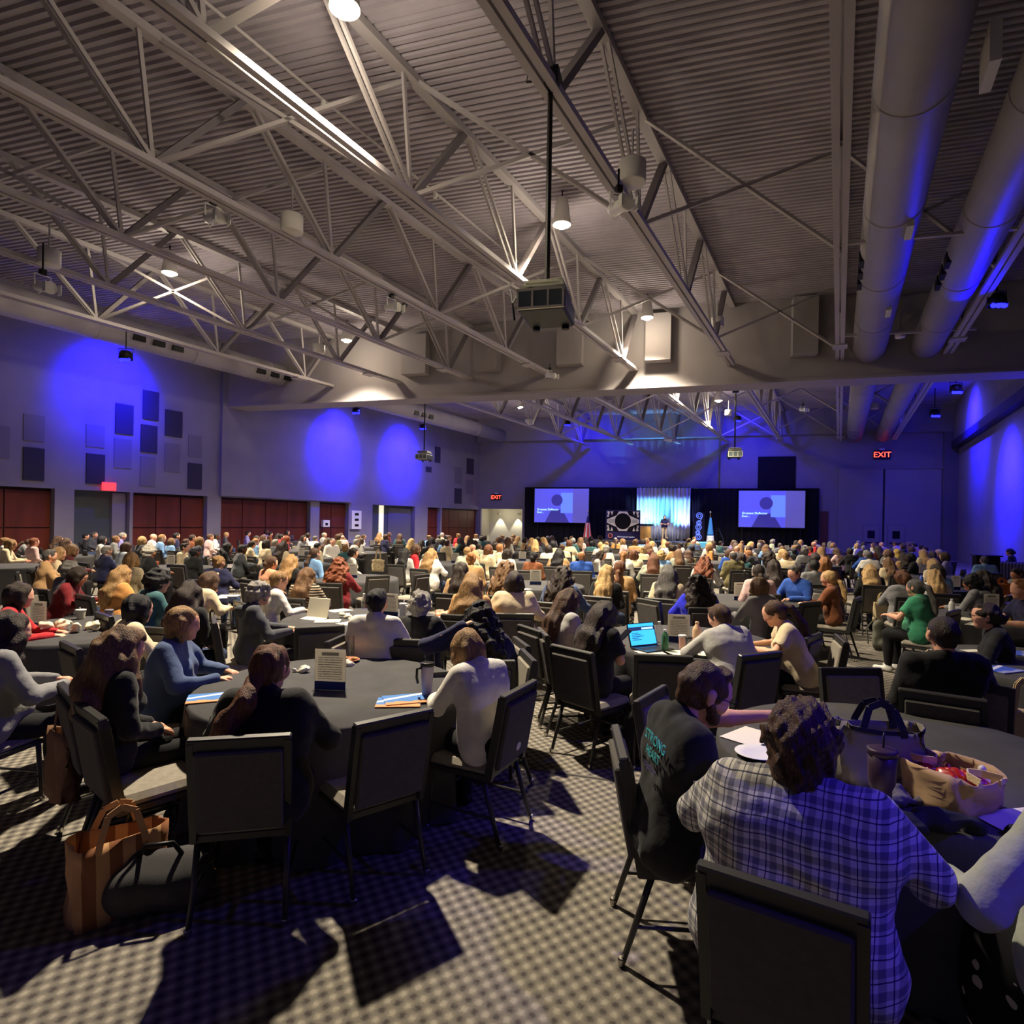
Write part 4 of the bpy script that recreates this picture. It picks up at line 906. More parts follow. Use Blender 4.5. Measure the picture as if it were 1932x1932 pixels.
HNAME = {'short': 'short-haired', 'buzz': 'close-cropped', 'fringe': 'balding', 'curlybig': 'curly-haired', 'curlyshort': 'short curly-haired', 'afro': 'bushy-haired', 'bob': 'bob-haired', 'long': 'long-haired', 'straight': 'long straight-haired', 'wavy': 'long wavy-haired', 'curlylong': 'long curly-haired', 'pony': 'ponytailed', 'ponyside': 'ponytailed', 'ponylow': 'low-ponytailed', 'bun': 'top-bunned', 'bunlow': 'low-bunned', 'cover': 'scarf-wearing'}
def fmesh(nm, F, h, m, mesh_only=True): V, Q = F.build(h); return np_mesh(nm, V, Q, m)
_e = MB(); _e.lathe([(0, .003), (.005, .002), (.008, -.003)], n=10); _e.v = [(p[0], p[2], p[1]*.7) for p in _e.v]; EYE = _e.mesh('eye', BLACK, True)
def person(x, y, ang, label, fig, hair, hairc, topm, botm=None, skin='light', h=.009, hh=None, sc=1., seed=0, group=None, glasses=False, beard=None, shoe=None, z=0., hood=False, collar=None):
    t = thing('person', uniq(label), 'person', (x, y, z), -math.radians(ang), group); t.scale = (sc,)*3
    dist = math.hypot(x, y); h = max(.0095, min(.017, .0026*dist)); hb = max(.008, min(.0155, .0024*dist)); hh = max(.0072, min(.013, .0018*dist))
    if y > 30: h, hb, hh = .016, .014, .012
    put('body', fmesh('body', fig.skin(), hb, SKIN[skin]), t)
    put('top', fmesh('top', fig.top(seed=seed, wr=.0045), h, topm), t)
    put('skirt' if fig.skirt else 'trousers', fmesh('trousers', fig.bottom(), max(h*1.4, .016), botm or TROUS[0]), t)
    [put('shoe', fmesh('shoe', fig.shoe(q), .016, shoe or SHOE), t) for q in (-1, 1)]
    o = None
    if hair != 'bald':
        o = put('hair', fmesh('hair', fig.hair(hair, seed), hh, hairmat(hairc)), t); o.matrix_local = fig.H
    if beard:
        F = Field(); F.cap((0, .052, -.07), (0, .068, -.088), .045, .028, k=.02, n=np.array((1., 0, 0)), flat=1.05)
        for sx in (-1, 1): F.cap((sx*.07, .01, -.03), (sx*.035, .06, -.08), .018, .026, k=.02)
        F.ball((0, .104, -.055), .020, k=.006, op='sub'); F.mods.append(wob(120, 3, .002)); b = put('beard', fmesh('beard', F, .006, hairmat(beard)), t); b.matrix_local = fig.H
    if glasses:
        q = MB()
        for sx in (-1, 1):
            q.tube([(sx*.036+.026*math.cos(k*.524), .112, .01+.02*math.sin(k*.524)) for k in range(13)], .0022, 6); q.tube([(sx*.062, .11, .014), (sx*.085, .05, .014), (sx*.086, -.005, .006)], .0022, 6)
        q.tube([(-.01, .114, .012), (.01, .114, .012)], .0022, 6); b = q.obj('glasses', BLACK, t); b.matrix_local = fig.H
    for sx in (-1, 1):
        b = put('eye', EYE, t); b.matrix_local = fig.H @ Matrix.Translation((sx*.034, .0935, .009))
    if hood:
        F = Field(); T = fig.T; F.chain([tp(T, (-.10, -.06, .47)), tp(T, (0, -.13, .44)), tp(T, (.10, -.06, .47))], [.04, .06, .04], k=.03); F.mods.append(wob(40, 2, .006)); put('hood', fmesh('hood', F, h, topm), t)
    if collar:
        F = Field(); T = fig.T; ps = [tp(T, (.068*math.cos(a), -.015+.062*math.sin(a), .515+.012*math.sin(a))) for a in np.linspace(-4.4, 1.25, 9)]; F.chain(ps, [.014]*9, k=.01, n=np.array((0, 0, 1.)), flat=1.5); put('collar', fmesh('collar', F, .007, collar), t)
    return t
# ---- shared bodies for the middle and far rows
def figs():
    return {'up': Fig(6, hp=4, arms=('lap', 'lap')), 'man': Fig(5, hp=3, fem=False, sw=1.12, g=1.08, arms=('lap', 'lap')), 'table': Fig(14, hp=10, arms=('table', 'table')), 'lean': Fig(26, hp=28, arms=('write', 'table'), hunch=.2), 'chin': Fig(16, hp=4, arms=('table', 'chin')), 'big': Fig(8, hp=6, g=1.28, arms=('table', 'table')), 'look': Fig(8, hp=2, hy=28, arms=('table', 'lap'))}
FG = figs(); HST = ['short', 'buzz', 'fringe', 'curlyshort', 'afro', 'bob', 'long', 'straight', 'wavy', 'curlylong', 'pony', 'bun', 'bunlow', 'cover']
LIB = {}
def lib(kind, key, h):
    k = (kind, key, h)
    if k not in LIB:
        if kind == 'hair': F = FG['up'].hair(key, hash(key) % 97 if False else len(key)*7); 
        elif kind == 'shoe': F = FG['up'].shoe(key)
        else: F = getattr(FG[key], kind)()
        if kind == 'top': F = FG[key].top(seed=len(key), wr=.005)
        LIB[k] = fmesh({'skin': 'body', 'bottom': 'trousers'}.get(kind, kind), F, h, [None])
    return LIB[k]
def slotobj(nm, me, m, parent):
    o = bpy.data.objects.new(nm, me); COL.objects.link(o); o.parent = parent; o.material_slots[0].link = 'OBJECT'; o.material_slots[0].material = m; return o
def mid_person(x, y, ang, pose, hair, hairc, topc, label, skin='light', sc=1., group='seated audience', bot=0):
    t = thing('person', uniq(label), 'person', (x, y, 0), -math.radians(ang), group); t.scale = (sc,)*3
    slotobj('body', lib('skin', pose, .015), SKIN[skin], t); slotobj('top', lib('top', pose, .018), clothmat(topc), t); slotobj('trousers', lib('bottom', pose, .026), TROUS[bot], t); [slotobj('shoe', lib('shoe', q, .025), SHOE, t) for q in (-1, 1)]
    if hair != 'bald': o = slotobj('hair', lib('hair', hair, .0125), hairmat(hairc), t); o.matrix_local = FG[pose].H
    return t
FARM = {}
def far_mesh(pose, hair):
    k = (pose, hair)
    if k not in FARM:
        Vs, Qs, mi = [], [], []; o = 0
        parts = [('skin', FG[pose].skin(), .028, None), ('top', FG[pose].top(seed=3), .034, None), ('bottom', FG[pose].bottom(), .045, None)]
        if hair != 'bald': parts.append(('hair', FG['up'].hair(hair, 5), .026, FG[pose].H))
        for i, (nm, F, h, M) in enumerate(parts):
            V, Q = F.build(h)
            if M is not None: A = np.array(M); V = V @ A[:3, :3].T+A[:3, 3]
            Vs.append(V); Qs.append(Q+o); o += len(V); mi.append(np.full(len(Q), i, np.int32))
        FARM[k] = np_mesh('person', np.concatenate(Vs), np.concatenate(Qs), [None]*4, True, np.concatenate(mi))
    return FARM[k]
def far_person(x, y, ang, pose, hair, hairc, topc, label, skin='light', sc=1., group='seated audience', bot=0):
    o = put('person', far_mesh(pose, hair), None, (x, y, 0), -math.radians(ang)); o.scale = (sc,)*3
    for i, m_ in enumerate((SKIN[skin], clothmat(topc), TROUS[bot], hairmat(hairc))): o.material_slots[i].link = 'OBJECT'; o.material_slots[i].material = m_
    return tag(o, uniq(label), 'person', group)
# ---------------------------------------------------------------- near tables
NEAR_T = [(G(0, 0, 0), None)][:0]
T1 = (-1.24, 4.29); TR = (2.06, 3.2); TLAP = (1.78, 6.25); TCB = (-1.75, 7.2); T2 = (-4.35, 6.35); TR2 = (4.75, 5.35); TR3 = (6.7, 8.2)
table(*T1, 'round table in black cloth with a tumbler, nearest on the seat-chair side of the aisle')
table(*TR, 'round table in black cloth holding tote bags and a purple tumbler')
table(*TLAP, 'round table in black cloth with the open laptop on it')
table(*TCB, 'round table in black cloth with a propped open notebook')
table(*T2, 'round table in black cloth with a crumpled white plastic bag')
table(*TR2, 'round table in black cloth with blue brochures behind the cropped-haired man')
table(*TR3, 'round table in black cloth with a white water bottle by the green top woman')
# ---------------------------------------------------------------- near people
def place(px, py, ang, fig, sc=1.):
    h = fig.H.translation*sc; x, y = G(px, py, h.z); a = math.radians(ang)
    return x-(h.x*math.cos(a)+h.y*math.sin(a)), y-(-h.x*math.sin(a)+h.y*math.cos(a))
OCC = []; FIGS = {}
def near(px, py, ang, fkw, hair, hairc, top, label, ch='auto', sc=.96, short=None, **kw):
    fig = Fig(**fkw); x, y = place(px, py, ang, fig, sc); OCC.append((x, y))
    if isinstance(top, str): top = clothmat(top)
    FIGS[label] = fig; person(x, y, ang, label, fig, hair, hairc, top, sc=sc, seed=len(OCC)*3, **kw)
    if ch is not None:
        cl_ = 'grey banquet chair under the '+label.replace('woman', 'woman').replace('man with', 'man with')
        if ch == 'auto': cx, cy, ca = x, y, ang
        elif isinstance(ch, (int, float)): cx, cy, ca = x, y, ch
        else: cx, cy, ca = chair_px(*ch); print('chairdiff %-28s' % label[:28], round(cx-x, 2), round(cy-y, 2), round(ca-ang))
        chair(cx, cy, ca, ' '.join(cl_.split()[:14]))
    return x, y
# plaid shirt
PLAID = mat('plaid', (214, 210, 204), .85, sheen=.1); nt, b = nodes_of(PLAID)
tc = nt.nodes.new('ShaderNodeTexCoord'); sx = nt.nodes.new('ShaderNodeSeparateXYZ'); nz = nt.nodes.new('ShaderNodeTexNoise'); nz.inputs['Scale'].default_value = 5
va = nt.nodes.new('ShaderNodeVectorMath'); va.operation = 'MULTIPLY_ADD'; nt.links.new(tc.outputs['Object'], nz.inputs[0]); nt.links.new(nz.outputs['Color'], va.inputs[0]); va.inputs[1].default_value = (.03,)*3; nt.links.new(tc.outputs['Object'], va.inputs[2]); nt.links.new(va.outputs[0], sx.inputs[0])
def stripes(src, per):
    u = math_node(nt, 'FRACT', math_node(nt, 'MULTIPLY', src, 1/per)); a = math_node(nt, 'LESS_THAN', math_node(nt, 'ABSOLUTE', math_node(nt, 'SUBTRACT', u, .5)), .2)
    c = math_node(nt, 'LESS_THAN', math_node(nt, 'ABSOLUTE', math_node(nt, 'SUBTRACT', u, .08)), .035); return math_node(nt, 'MAXIMUM', math_node(nt, 'MULTIPLY', a, .5), math_node(nt, 'MULTIPLY', c, .9))
h1, v1 = stripes(sx.outputs[0], .05), stripes(sx.outputs[2], .05)
mx = math_node(nt, 'SUBTRACT', math_node(nt, 'ADD', h1, v1), math_node(nt, 'MULTIPLY', math_node(nt, 'MULTIPLY', h1, v1), .75))
nt.links.new(mixc(nt, mx, lin((216, 212, 204)), lin((44, 48, 84))), b.inputs['Base Color'])
n2 = nt.nodes.new('ShaderNodeTexNoise'); n2.inputs['Scale'].default_value = 22; nt.links.new(tc.outputs['Object'], n2.inputs[0]); bp = nt.nodes.new('ShaderNodeBump'); bp.inputs['Strength'].default_value = .4; bp.inputs['Distance'].default_value = .01; nt.links.new(n2.outputs[0], bp.inputs['Height']); nt.links.new(bp.outputs[0], b.inputs['Normal'])
def spotted(key, base, fl, sc_, th):
    m_ = mat(key, base, .9); nt, b = nodes_of(m_); tc = nt.nodes.new('ShaderNodeTexCoord'); vo = nt.nodes.new('ShaderNodeTexVoronoi'); vo.inputs['Scale'].default_value = sc_; nt.links.new(tc.outputs['Object'], vo.inputs[0])
    nz = nt.nodes.new('ShaderNodeTexNoise'); nz.inputs['Scale'].default_value = sc_*1.3; nt.links.new(tc.outputs['Object'], nz.inputs[0])
    d = math_node(nt, 'ADD', vo.outputs['Distance'], math_node(nt, 'MULTIPLY_ADD', nz.outputs[0], .5, -.25)); nt.links.new(mixc(nt, math_node(nt, 'LESS_THAN', d, th), lin(base), lin(fl)), b.inputs['Base Color']); return m_
def striped(key, a, c, per, axis=2):
    m_ = mat(key, a, .9); nt, b = nodes_of(m_); tc = nt.nodes.new('ShaderNodeTexCoord'); sx = nt.nodes.new('ShaderNodeSeparateXYZ'); nt.links.new(tc.outputs['Object'], sx.inputs[0])
    nt.links.new(mixc(nt, math_node(nt, 'GREATER_THAN', math_node(nt, 'FRACT', math_node(nt, 'MULTIPLY', sx.outputs[axis], 1/per)), .5), lin(a), lin(c)), b.inputs['Base Color']); return m_
FLORAL = spotted('floral_skirt', (18, 18, 24), (196, 190, 184), 11, .2); ANIMAL = spotted('animal_print', (206, 160, 108), (112, 72, 42), 26, .2); STRIPE = striped('stripe_top', (28, 26, 28), (186, 166, 140), .035)
PRINT = spotted('leaf_print', (216, 200, 164), (120, 116, 92), 24, .2); REDP = spotted('red_print', (196, 36, 48), (236, 190, 180), 40, .12); DOTS = spotted('dot_print', (196, 206, 216), (60, 70, 96), 34, .16)
tk = ('table', 'table')
A = near(512, 1262, 0, dict(lean=14, g=1.34, hp=6, hy=16, arms=tk), 'ponyside', 'auburn', 'black', 'woman with a long dark ponytail and black top, back turned, at the tumbler table', ((361, 1398), (542, 1388)), h=.008)
near(880, 1226, -42, dict(lean=20, hp=22, hunch=.3, g=1.08, arms=tk), 'bob', 'dblond', 'white', 'woman with a golden-brown bob and white jacket bent over the tumbler table', ((940, 1320), (1012, 1282)), h=.008, collar=clothmat('white'))
near(234, 1222, 42, dict(lean=4, g=1.05, hy=6), 'wavy', 'lbrown', 'black', 'woman with long wavy brown hair and black top beside the hanging brown tote', ((119, 1292), (142, 1317)), h=.008)
near(347, 1178, 78, dict(lean=12, g=1.25, arms=tk), 'bob', 'dblond', 'denim', 'woman with a golden bob and denim shirt at the tumbler table', 'auto', collar=clothmat('denim'))
near(905, 1168, -8, dict(lean=12, g=1.2, arms=(((-.44, .02, 1.0), (-.15, .02, 1.16), (.8, .1, .3)), 'table')), 'curlylong', 'black', 'navy', 'woman with black curls and navy top, elbow raised to her head', 'auto')
near(712, 1138, 6, dict(lean=10, fem=False, sw=1.08, hy=4, arms=tk), 'short', 'black', 'white', 'man with black hair and a crisp white shirt, back turned', 98, sc=1.)
near(793, 1142, 4, dict(lean=14, g=1.2, arms=tk), 'curlyshort', 'grey', 'black', 'person with short grey curls and black top next to the white-shirted man', 'auto')
near(490, 1120, 62, dict(lean=8, g=1.15, arms=tk), 'curlyshort', 'grey', 'dgrey', 'woman with grey curls and a dark hoodie seen in profile', 'auto', hood=True)
near(527, 1096, 50, dict(lean=12, arms=tk), 'ponylow', 'dblond', 'white', 'woman with a clipped blond twist and white blouse', 'auto')
near(580, 1088, 12, dict(lean=10, g=1.1, arms=tk), 'straight', 'lbrown', STRIPE, 'woman with long straight streaked hair and a striped top', 'auto')
near(640, 1068, 8, dict(lean=8, g=1.2, arms=tk), 'curlylong', 'red', REDP if False else clothmat('dred'), 'woman with huge red curls and a dark red top', 'auto', h=.011)
# around the laptop table
near(1075, 1135, 62, dict(lean=12, hp=12, g=1.2, arms=('phone', 'phone'), sleeve='short'), 'straight', 'brown', 'lgrey', 'woman with long brown hair, glasses and a grey tee, looking down', 'auto', glasses=True)
near(1142, 1162, 48, dict(lean=20, hp=30, g=1.18, arms=('phone', 'phone'), sleeve='short'), 'long', 'dbrown', 'black', 'woman with long dark hair and black tee holding a phone', ((1040, 1217), (1120, 1235)))
near(1357, 1166, -14, dict(lean=26, hp=26, hy=-25, g=1.2, arms=('write', 'table')), 'short', 'brown', 'lgrey', 'person with short brown hair and a pale grey sweatshirt hunched at the laptop table', ((1396, 1238), (1470, 1230)))
near(1460, 1158, -72, dict(lean=24, hp=24, g=1.22, arms=('write', 'table'), sleeve='short'), 'pony', 'brown', 'cream', 'woman with a brown ponytail and cream tee in profile at the laptop table', 'auto', h=.009)
near(1316, 1104, 2, dict(lean=10, g=1.25, arms=tk), 'curlylong', 'dbrown', 'royal', 'woman with dark curls and a royal blue top', 'auto')
near(1430, 1108, -24, dict(lean=10, g=1.1, arms=tk), 'bob', 'dblond', 'lgrey', 'woman with a blond bob and pale grey top ahead of the cream tee woman', 'auto')
near(1498, 1082, -118, dict(lean=14, hp=22, fem=False, g=1.15, sw=1.1, arms=tk), 'short', 'dgrey', 'blue', 'man with grey hair, glasses and a blue polo, head bowed', 'auto', sc=1., glasses=True, collar=clothmat('blue'))
near(1562, 1092, -52, dict(lean=6, g=1.1, arms=tk), 'ponylow', 'blond', 'brown', 'woman with a blond ponytail and brown jacket by the aisle', 'auto')
# bag table group
x14, y14, a14 = chair_px((1163, 1373), (1179, 1432))
near(1330, 1308, 84, dict(lean=10, fem=False, hp=24, hunch=.35, g=1.06, sw=1.06, sleeve='short', arms=(((-.27, .28, .97), (-.16, .56, 1.02), (.0, 1, .05)), ((.24, .09, .79), (.16, .33, .90), (-.2, 1, .25)))), 'short', 'brown', 'black', 'bearded man with glasses and a black printed tee reaching over the table', ((1163, 1373), (1179, 1432)), sc=1.03, glasses=True, beard='brown', h=.007)
near(1512, 1400, 34, dict(lean=14, g=1.5, hp=14, sw=1.15, arms=(((-.36, .18, .84), (-.18, .46, .82)), ((.38, .16, .84), (.2, .44, .82)))), 'curlybig', 'brown', PLAID, 'woman with brown curls and a blue and white plaid shirt, nearest to us', ((1350, 1640), (1600, 1720)), h=.008, collar=PLAID, sc=1.)
fig = Fig(lean=8, g=1.4, hp=15, skirt=True, arms=(((-.42, -.02, .80), (-.40, .24, .74), (-.1, 1, -.1)), 'table'))
person(1.86, 1.80, 8, 'woman in a pale grey sweater and black floral skirt, cut by the frame corner', fig, 'bob', 'dblond', mat('pale_sweater', (176, 180, 170), .9, var=.08, bump=.4, bscale=30), FLORAL, h=.008, sc=1.); OCC.append((1.86, 1.80)); chair(1.88, 1.72, 8, 'banquet chair under the woman in the floral skirt')
near(1778, 1198, 10, dict(lean=-4, hp=2, fem=False, g=1.12, sw=1.15, arms=('lap', 'wide')), 'buzz', 'dbrown', 'black', 'man with cropped hair, sunglasses on top and a black tee', 34, sc=1.02, h=.009)
near(1858, 1163, -62, dict(lean=14, hp=4, g=1.05, arms=('table', 'lap')), 'bunlow', 'dbrown', 'black', 'woman with a low bun, glasses and black top looking aside', 'auto', glasses=True)
near(1926, 1112, -78, dict(lean=12, fem=False, g=1.15, arms=tk, sleeve='short'), 'short', 'ginger', 'navy', 'man in a navy tee cut by the frame edge, arm on the table', 'auto', sc=1.02)
near(1726, 1110, -32, dict(lean=10, g=1.28, arms=tk, sleeve='short'), 'pony', 'dgrey', 'green', 'woman with clipped grey hair and a bright green top', -40, shoe=SHOEW)
near(1702, 1092, 14, dict(lean=8, g=1.15, arms=tk), 'curlyshort', 'auburn', 'grey', 'woman with short auburn curls and a grey denim shirt', 'auto')
near(1762, 1088, 16, dict(lean=10, arms=tk), 'straight', 'blond', 'white', 'woman with very long blond hair and white top ahead of the green top', 'auto')
near(1852, 1090, -30, dict(lean=10, g=1.15, arms=tk), 'wavy', 'dbrown', 'navy', 'woman with long dark waves and navy top beside the orange bag', 'auto')
near(1832, 1100, -40, dict(lean=10, arms=tk), 'curlyshort', 'black', 'grey', 'person with short black curls and a grey hooded sweatshirt', 'auto', hood=True, skin='tan')
near(1918, 1084, -100, dict(lean=14, hp=26, fem=False, arms=tk), 'short', 'dbrown', 'grey', 'man with dark hair and a grey sweater reading, by the orange bag', 'auto', skin='tan')
near(22, 1192, 40, dict(lean=10, g=1.2, arms=tk), 'wavy', 'dbrown', 'grey', 'woman with dark wavy hair and a grey sweater at the very edge', 8)
near(38, 1124, 60, dict(lean=10, arms=tk), 'bob', 'dbrown', 'red', 'woman with a dark bob and bright red top', 'auto')
near(148, 1088, 72, dict(lean=22, hp=22, g=1.15, arms=tk), 'bob', 'dbrown', 'dred', 'woman with glasses, dark hair and a dark red sweater leaning forward', 'auto', glasses=True)
near(262, 1150, 40, dict(lean=14, g=1.1, arms=tk), 'bob', 'black', 'cream', 'person with sleek black hair and a cream top at the plastic bag table', 'auto')
# empty near chairs
EC = [(((690, 1088), (735, 1086)), 'empty chair behind the white-shirted man, beside the red curls'), (((778, 1087), (812, 1083)), 'empty chair back ahead of the grey-curled person'), (((666, 1370), (815, 1338)), 'empty dark banquet chair pushed to the tumbler table, back toward us'), (((151, 1327), (193, 1357)), 'empty banquet chair turned sideways with a lit grey seat'), (((1006, 1248), (985, 1227)), 'empty chair by the aisle with its grey front panel toward us, nearer of the pair'), (((992, 1219), (973, 1205)), 'empty chair by the aisle with its grey front panel toward us, farther of the pair'),
      (((553, 1186), (652, 1181)), 'empty chair behind the propped notebook'), (((1255, 1295), (1202, 1326)), 'empty chair with a blue lit panel beside the bearded man'), (((1655, 1263), (1553, 1262)), 'empty chair facing us across the bag table'), (((1893, 1299), (1777, 1280)), 'empty chair facing us with a bright grey panel behind the red candy tote'),
      (((1205, 1236), (1297, 1240)), 'empty chair with its back to us below the laptop'), (((1509, 1139), (1548, 1135)), 'empty chair between the cream tee and brown jacket'), (((1620, 1097), (1657, 1098)), 'empty grey chair standing in the aisle'), (((1212, 1131), (1235, 1135)), 'empty chair in the aisle ahead of the laptop'), (((1222, 1117), (1262, 1120)), 'empty chair beside the royal blue top'), (((1018, 1186), (1032, 1200)), 'empty chair behind the woman in glasses and grey tee'),
      (((1272, 1136), (1325, 1134)), 'empty chair just behind the royal blue top'), (((1520, 1205), (1545, 1195)), 'empty chair edge-on beside the cream tee woman')]
for pr, lb in EC:
    x, y, a = chair_px(*pr); chair(x, y, a, lb)
# ---------------------------------------------------------------- things on the tables, chairs and floor
TZ = .757
def at(px, py, z=TZ): x, y = G(px, py, z); return (x, y, z)
def bottle(px, py, h, r, body, cap, label, kind='bottle', handle=False, straw=None, z=TZ, profile=None):
    t = thing('drink_bottle' if kind == 'bottle' else kind, label, 'bottle' if kind == 'bottle' else 'cup', at(px, py, z), rr0.uniform(0, 6))
    pr = profile or ([(r*.9, 0), (r, .01), (r, h*.68), (r*.85, h*.78), (r*.45, h*.86), (r*.42, h*.92)] if kind == 'bottle' else [(r*.72, 0), (r*.76, .01), (r, h*.9), (r*1.0, h*.91)])
    MB().lathe(pr, n=20).obj('body', body, t, True)
    if cap: MB().lathe([(pr[-1][0]*1.06, pr[-1][1]-.004), (pr[-1][0]*1.08, h*.985), (pr[-1][0]*.9, h)], n=18).obj('lid', cap, t, True)
    if handle: MB().tube([(r*.95, 0, h*.86), (r*1.7, 0, h*.84), (r*1.75, 0, h*.6), (r*1.55, 0, h*.42)], .009, 8).obj('handle', cap or body, t, True)
    if straw: MB().tube([(.01, 0, h*.9), (.018, .0, h*1.22)], .0045, 8).obj('straw', straw, t, True)
    return t
rr0 = random.Random(5)
CLEAR = mat('clear_plastic', (225, 232, 240), .08, trans=1., alpha=.45); LAV = mat('tumbler_frost', (150, 146, 176), .35); LIDB = mat('lid_black', (28, 28, 32), .3)
bottle(805, 1313, .225, .044, LAV, LIDB, 'frosted lilac tumbler with a black lid, handle and straw', 'tumbler', True, CLEAR)
bottle(661, 1246, .2, .03, CLEAR, None, 'clear tall glass on the cookie plate', 'glass', profile=[(.026, 0), (.03, .01), (.03, .2)])
bottle(152, 1168, .11, .05, mat('paper_cup', (206, 204, 190), .6), WHITE, 'white paper cup with a straw by the plastic bag', 'cup', False, WHITE)
bottle(205, 1180, .17, .04, mat('grey_tumbler', (146, 140, 148), .4), mat('lid_grey', (120, 116, 122), .5), 'grey tumbler beside the crumpled plastic bag', 'tumbler')
bottle(686, 1148, .2, .034, CLEAR, WHITE, 'clear water bottle behind the white-shirted man')
bottle(760, 1166, .18, .045, mat('mug_blue_white', (196, 200, 216), .4), WHITE, 'white tumbler with a handle next to the grey-curled person', 'tumbler', True, WHITE)
bottle(1243, 1212, .21, .033, CLEAR, WHITE, 'clear water bottle right behind the laptop')
bottle(1254, 1228, .2, .033, mat('green_glass', (96, 150, 110), .1, trans=.6), WHITE, 'small green-tinted bottle in front of the water bottle')
BEI = mat('bottle_beige', (222, 184, 142), .45)
bottle(1314, 1222, .25, .042, BEI, BEI, 'tall beige water bottle on the laptop table', handle=False)
bottle(1287, 1226, .14, .036, mat('cup_rose', (206, 158, 140), .45), WHITE, 'pale rose cup beside the beige bottle', 'cup'); bottle(1299, 1230, .14, .032, mat('cup_steel', (120, 116, 112), .25, .8), LIDB, 'dark steel cup beside the pale rose cup', 'cup')
PUR = mat('tumbler_purple', (62, 44, 62), .4)
bottle(1662, 1535, .27, .052, PUR, PUR, 'large dark purple tumbler with a straw on the bag table', 'tumbler', False, LIDB, profile=[(.036, 0), (.038, .1), (.05, .13), (.054, .25)])
bottle(1795, 1160, .22, .036, WHITE, WHITE, 'white water bottle with print beside the green top woman')
bottle(1738, 1104, .22, .036, mat('bottle_blue', (96, 120, 230), .4), mat('bottle_blue', (96, 120, 230)), 'blue water bottle ahead of the green top woman')
bottle(1904, 1174, .25, .04, mat('bottle_yellow', (240, 190, 90), .45), mat('cap_coral', (226, 110, 84), .5), 'yellow bottle with a coral cap by the navy tee man')
bottle(405, 1117, .3, .05, mat('tumbler_pink', (206, 142, 112), .45), BEI, 'tall pink tumbler with a loop handle on a second-row table', 'tumbler', True, None)
bottle(296, 1068, .12, .045, mat('cup_orange', (200, 110, 74), .6), None, 'orange paper cup on a middle-row table', 'cup'); bottle(1404, 1093, .2, .034, CLEAR, WHITE, 'clear water bottle ahead of the blond bob woman')
bottle(1421, 1086, .24, .036, mat('bottle_pale', (206, 208, 196), .4), WHITE, 'pale tall bottle near the olive top man')
# printed brochures, sheets, notebooks
def brochure_mat(key, a, b_, c_):
    m_ = mat(key, a, .45, spec=.5); nt, b = nodes_of(m_); tc = nt.nodes.new('ShaderNodeTexCoord'); sx = nt.nodes.new('ShaderNodeSeparateXYZ'); nt.links.new(tc.outputs['Object'], sx.inputs[0])
    nz = nt.nodes.new('ShaderNodeTexNoise'); nz.inputs['Scale'].default_value = 9; nt.links.new(tc.outputs['Object'], nz.inputs[0])
    f1 = math_node(nt, 'GREATER_THAN', math_node(nt, 'ADD', sx.outputs[0], math_node(nt, 'MULTIPLY_ADD', nz.outputs[0], .12, -.06)), .055); f2 = math_node(nt, 'LESS_THAN', math_node(nt, 'ABSOLUTE', math_node(nt, 'ADD', sx.outputs[0], math_node(nt, 'MULTIPLY_ADD', sx.outputs[1], .3, .05))), .018)
    nt.links.new(mixc(nt, f2, mixc(nt, f1, lin(a), lin(b_)), lin(c_)), b.inputs['Base Color']); return m_
BRO = brochure_mat('brochure_print', (52, 120, 200), (224, 150, 96), (222, 226, 230)); BRO2 = brochure_mat('brochure_violet', (70, 96, 200), (150, 160, 210), (226, 228, 240)); NOTE = mat('note_paper', (232, 226, 206), .8)
def sheet(px, py, ang, label, m_=NOTE, w=.21, l=.28, n=1, cat='paper', nm='sheet_of_paper', z=TZ, th=.0015):
    x, y, z = at(px, py, z); q = MB(); q.box((0, 0, th/2), (w, l, th)); o = q.obj(nm, m_); o.location = (x, y, z+.002); o.rotation_euler = (0, 0, -math.radians(ang)); return tag(o, uniq(label), cat)
sheet(398, 1317, 68, 'blue and orange brochure lying by the golden bob woman', BRO, nm='brochure', cat='brochure', th=.004)
sheet(752, 1326, 84, 'lower blue and orange brochure beside the frosted tumbler', BRO, nm='brochure', cat='brochure', th=.005); sheet(765, 1320, 70, 'upper blue brochure of the pair beside the frosted tumbler', BRO, nm='brochure', cat='brochure', z=TZ+.006, th=.005)
sheet(1805 and 1890, 1264, 70, 'violet brochure at the table corner behind the cropped man', BRO2, nm='brochure', cat='brochure', th=.006); sheet(1915, 1232, 40, 'second violet brochure by the frame edge', BRO2, nm='brochure', cat='brochure', th=.004); sheet(1838, 1228, 80, 'thin leaflet at the edge of the same table', NOTE, .1, .24, nm='leaflet')
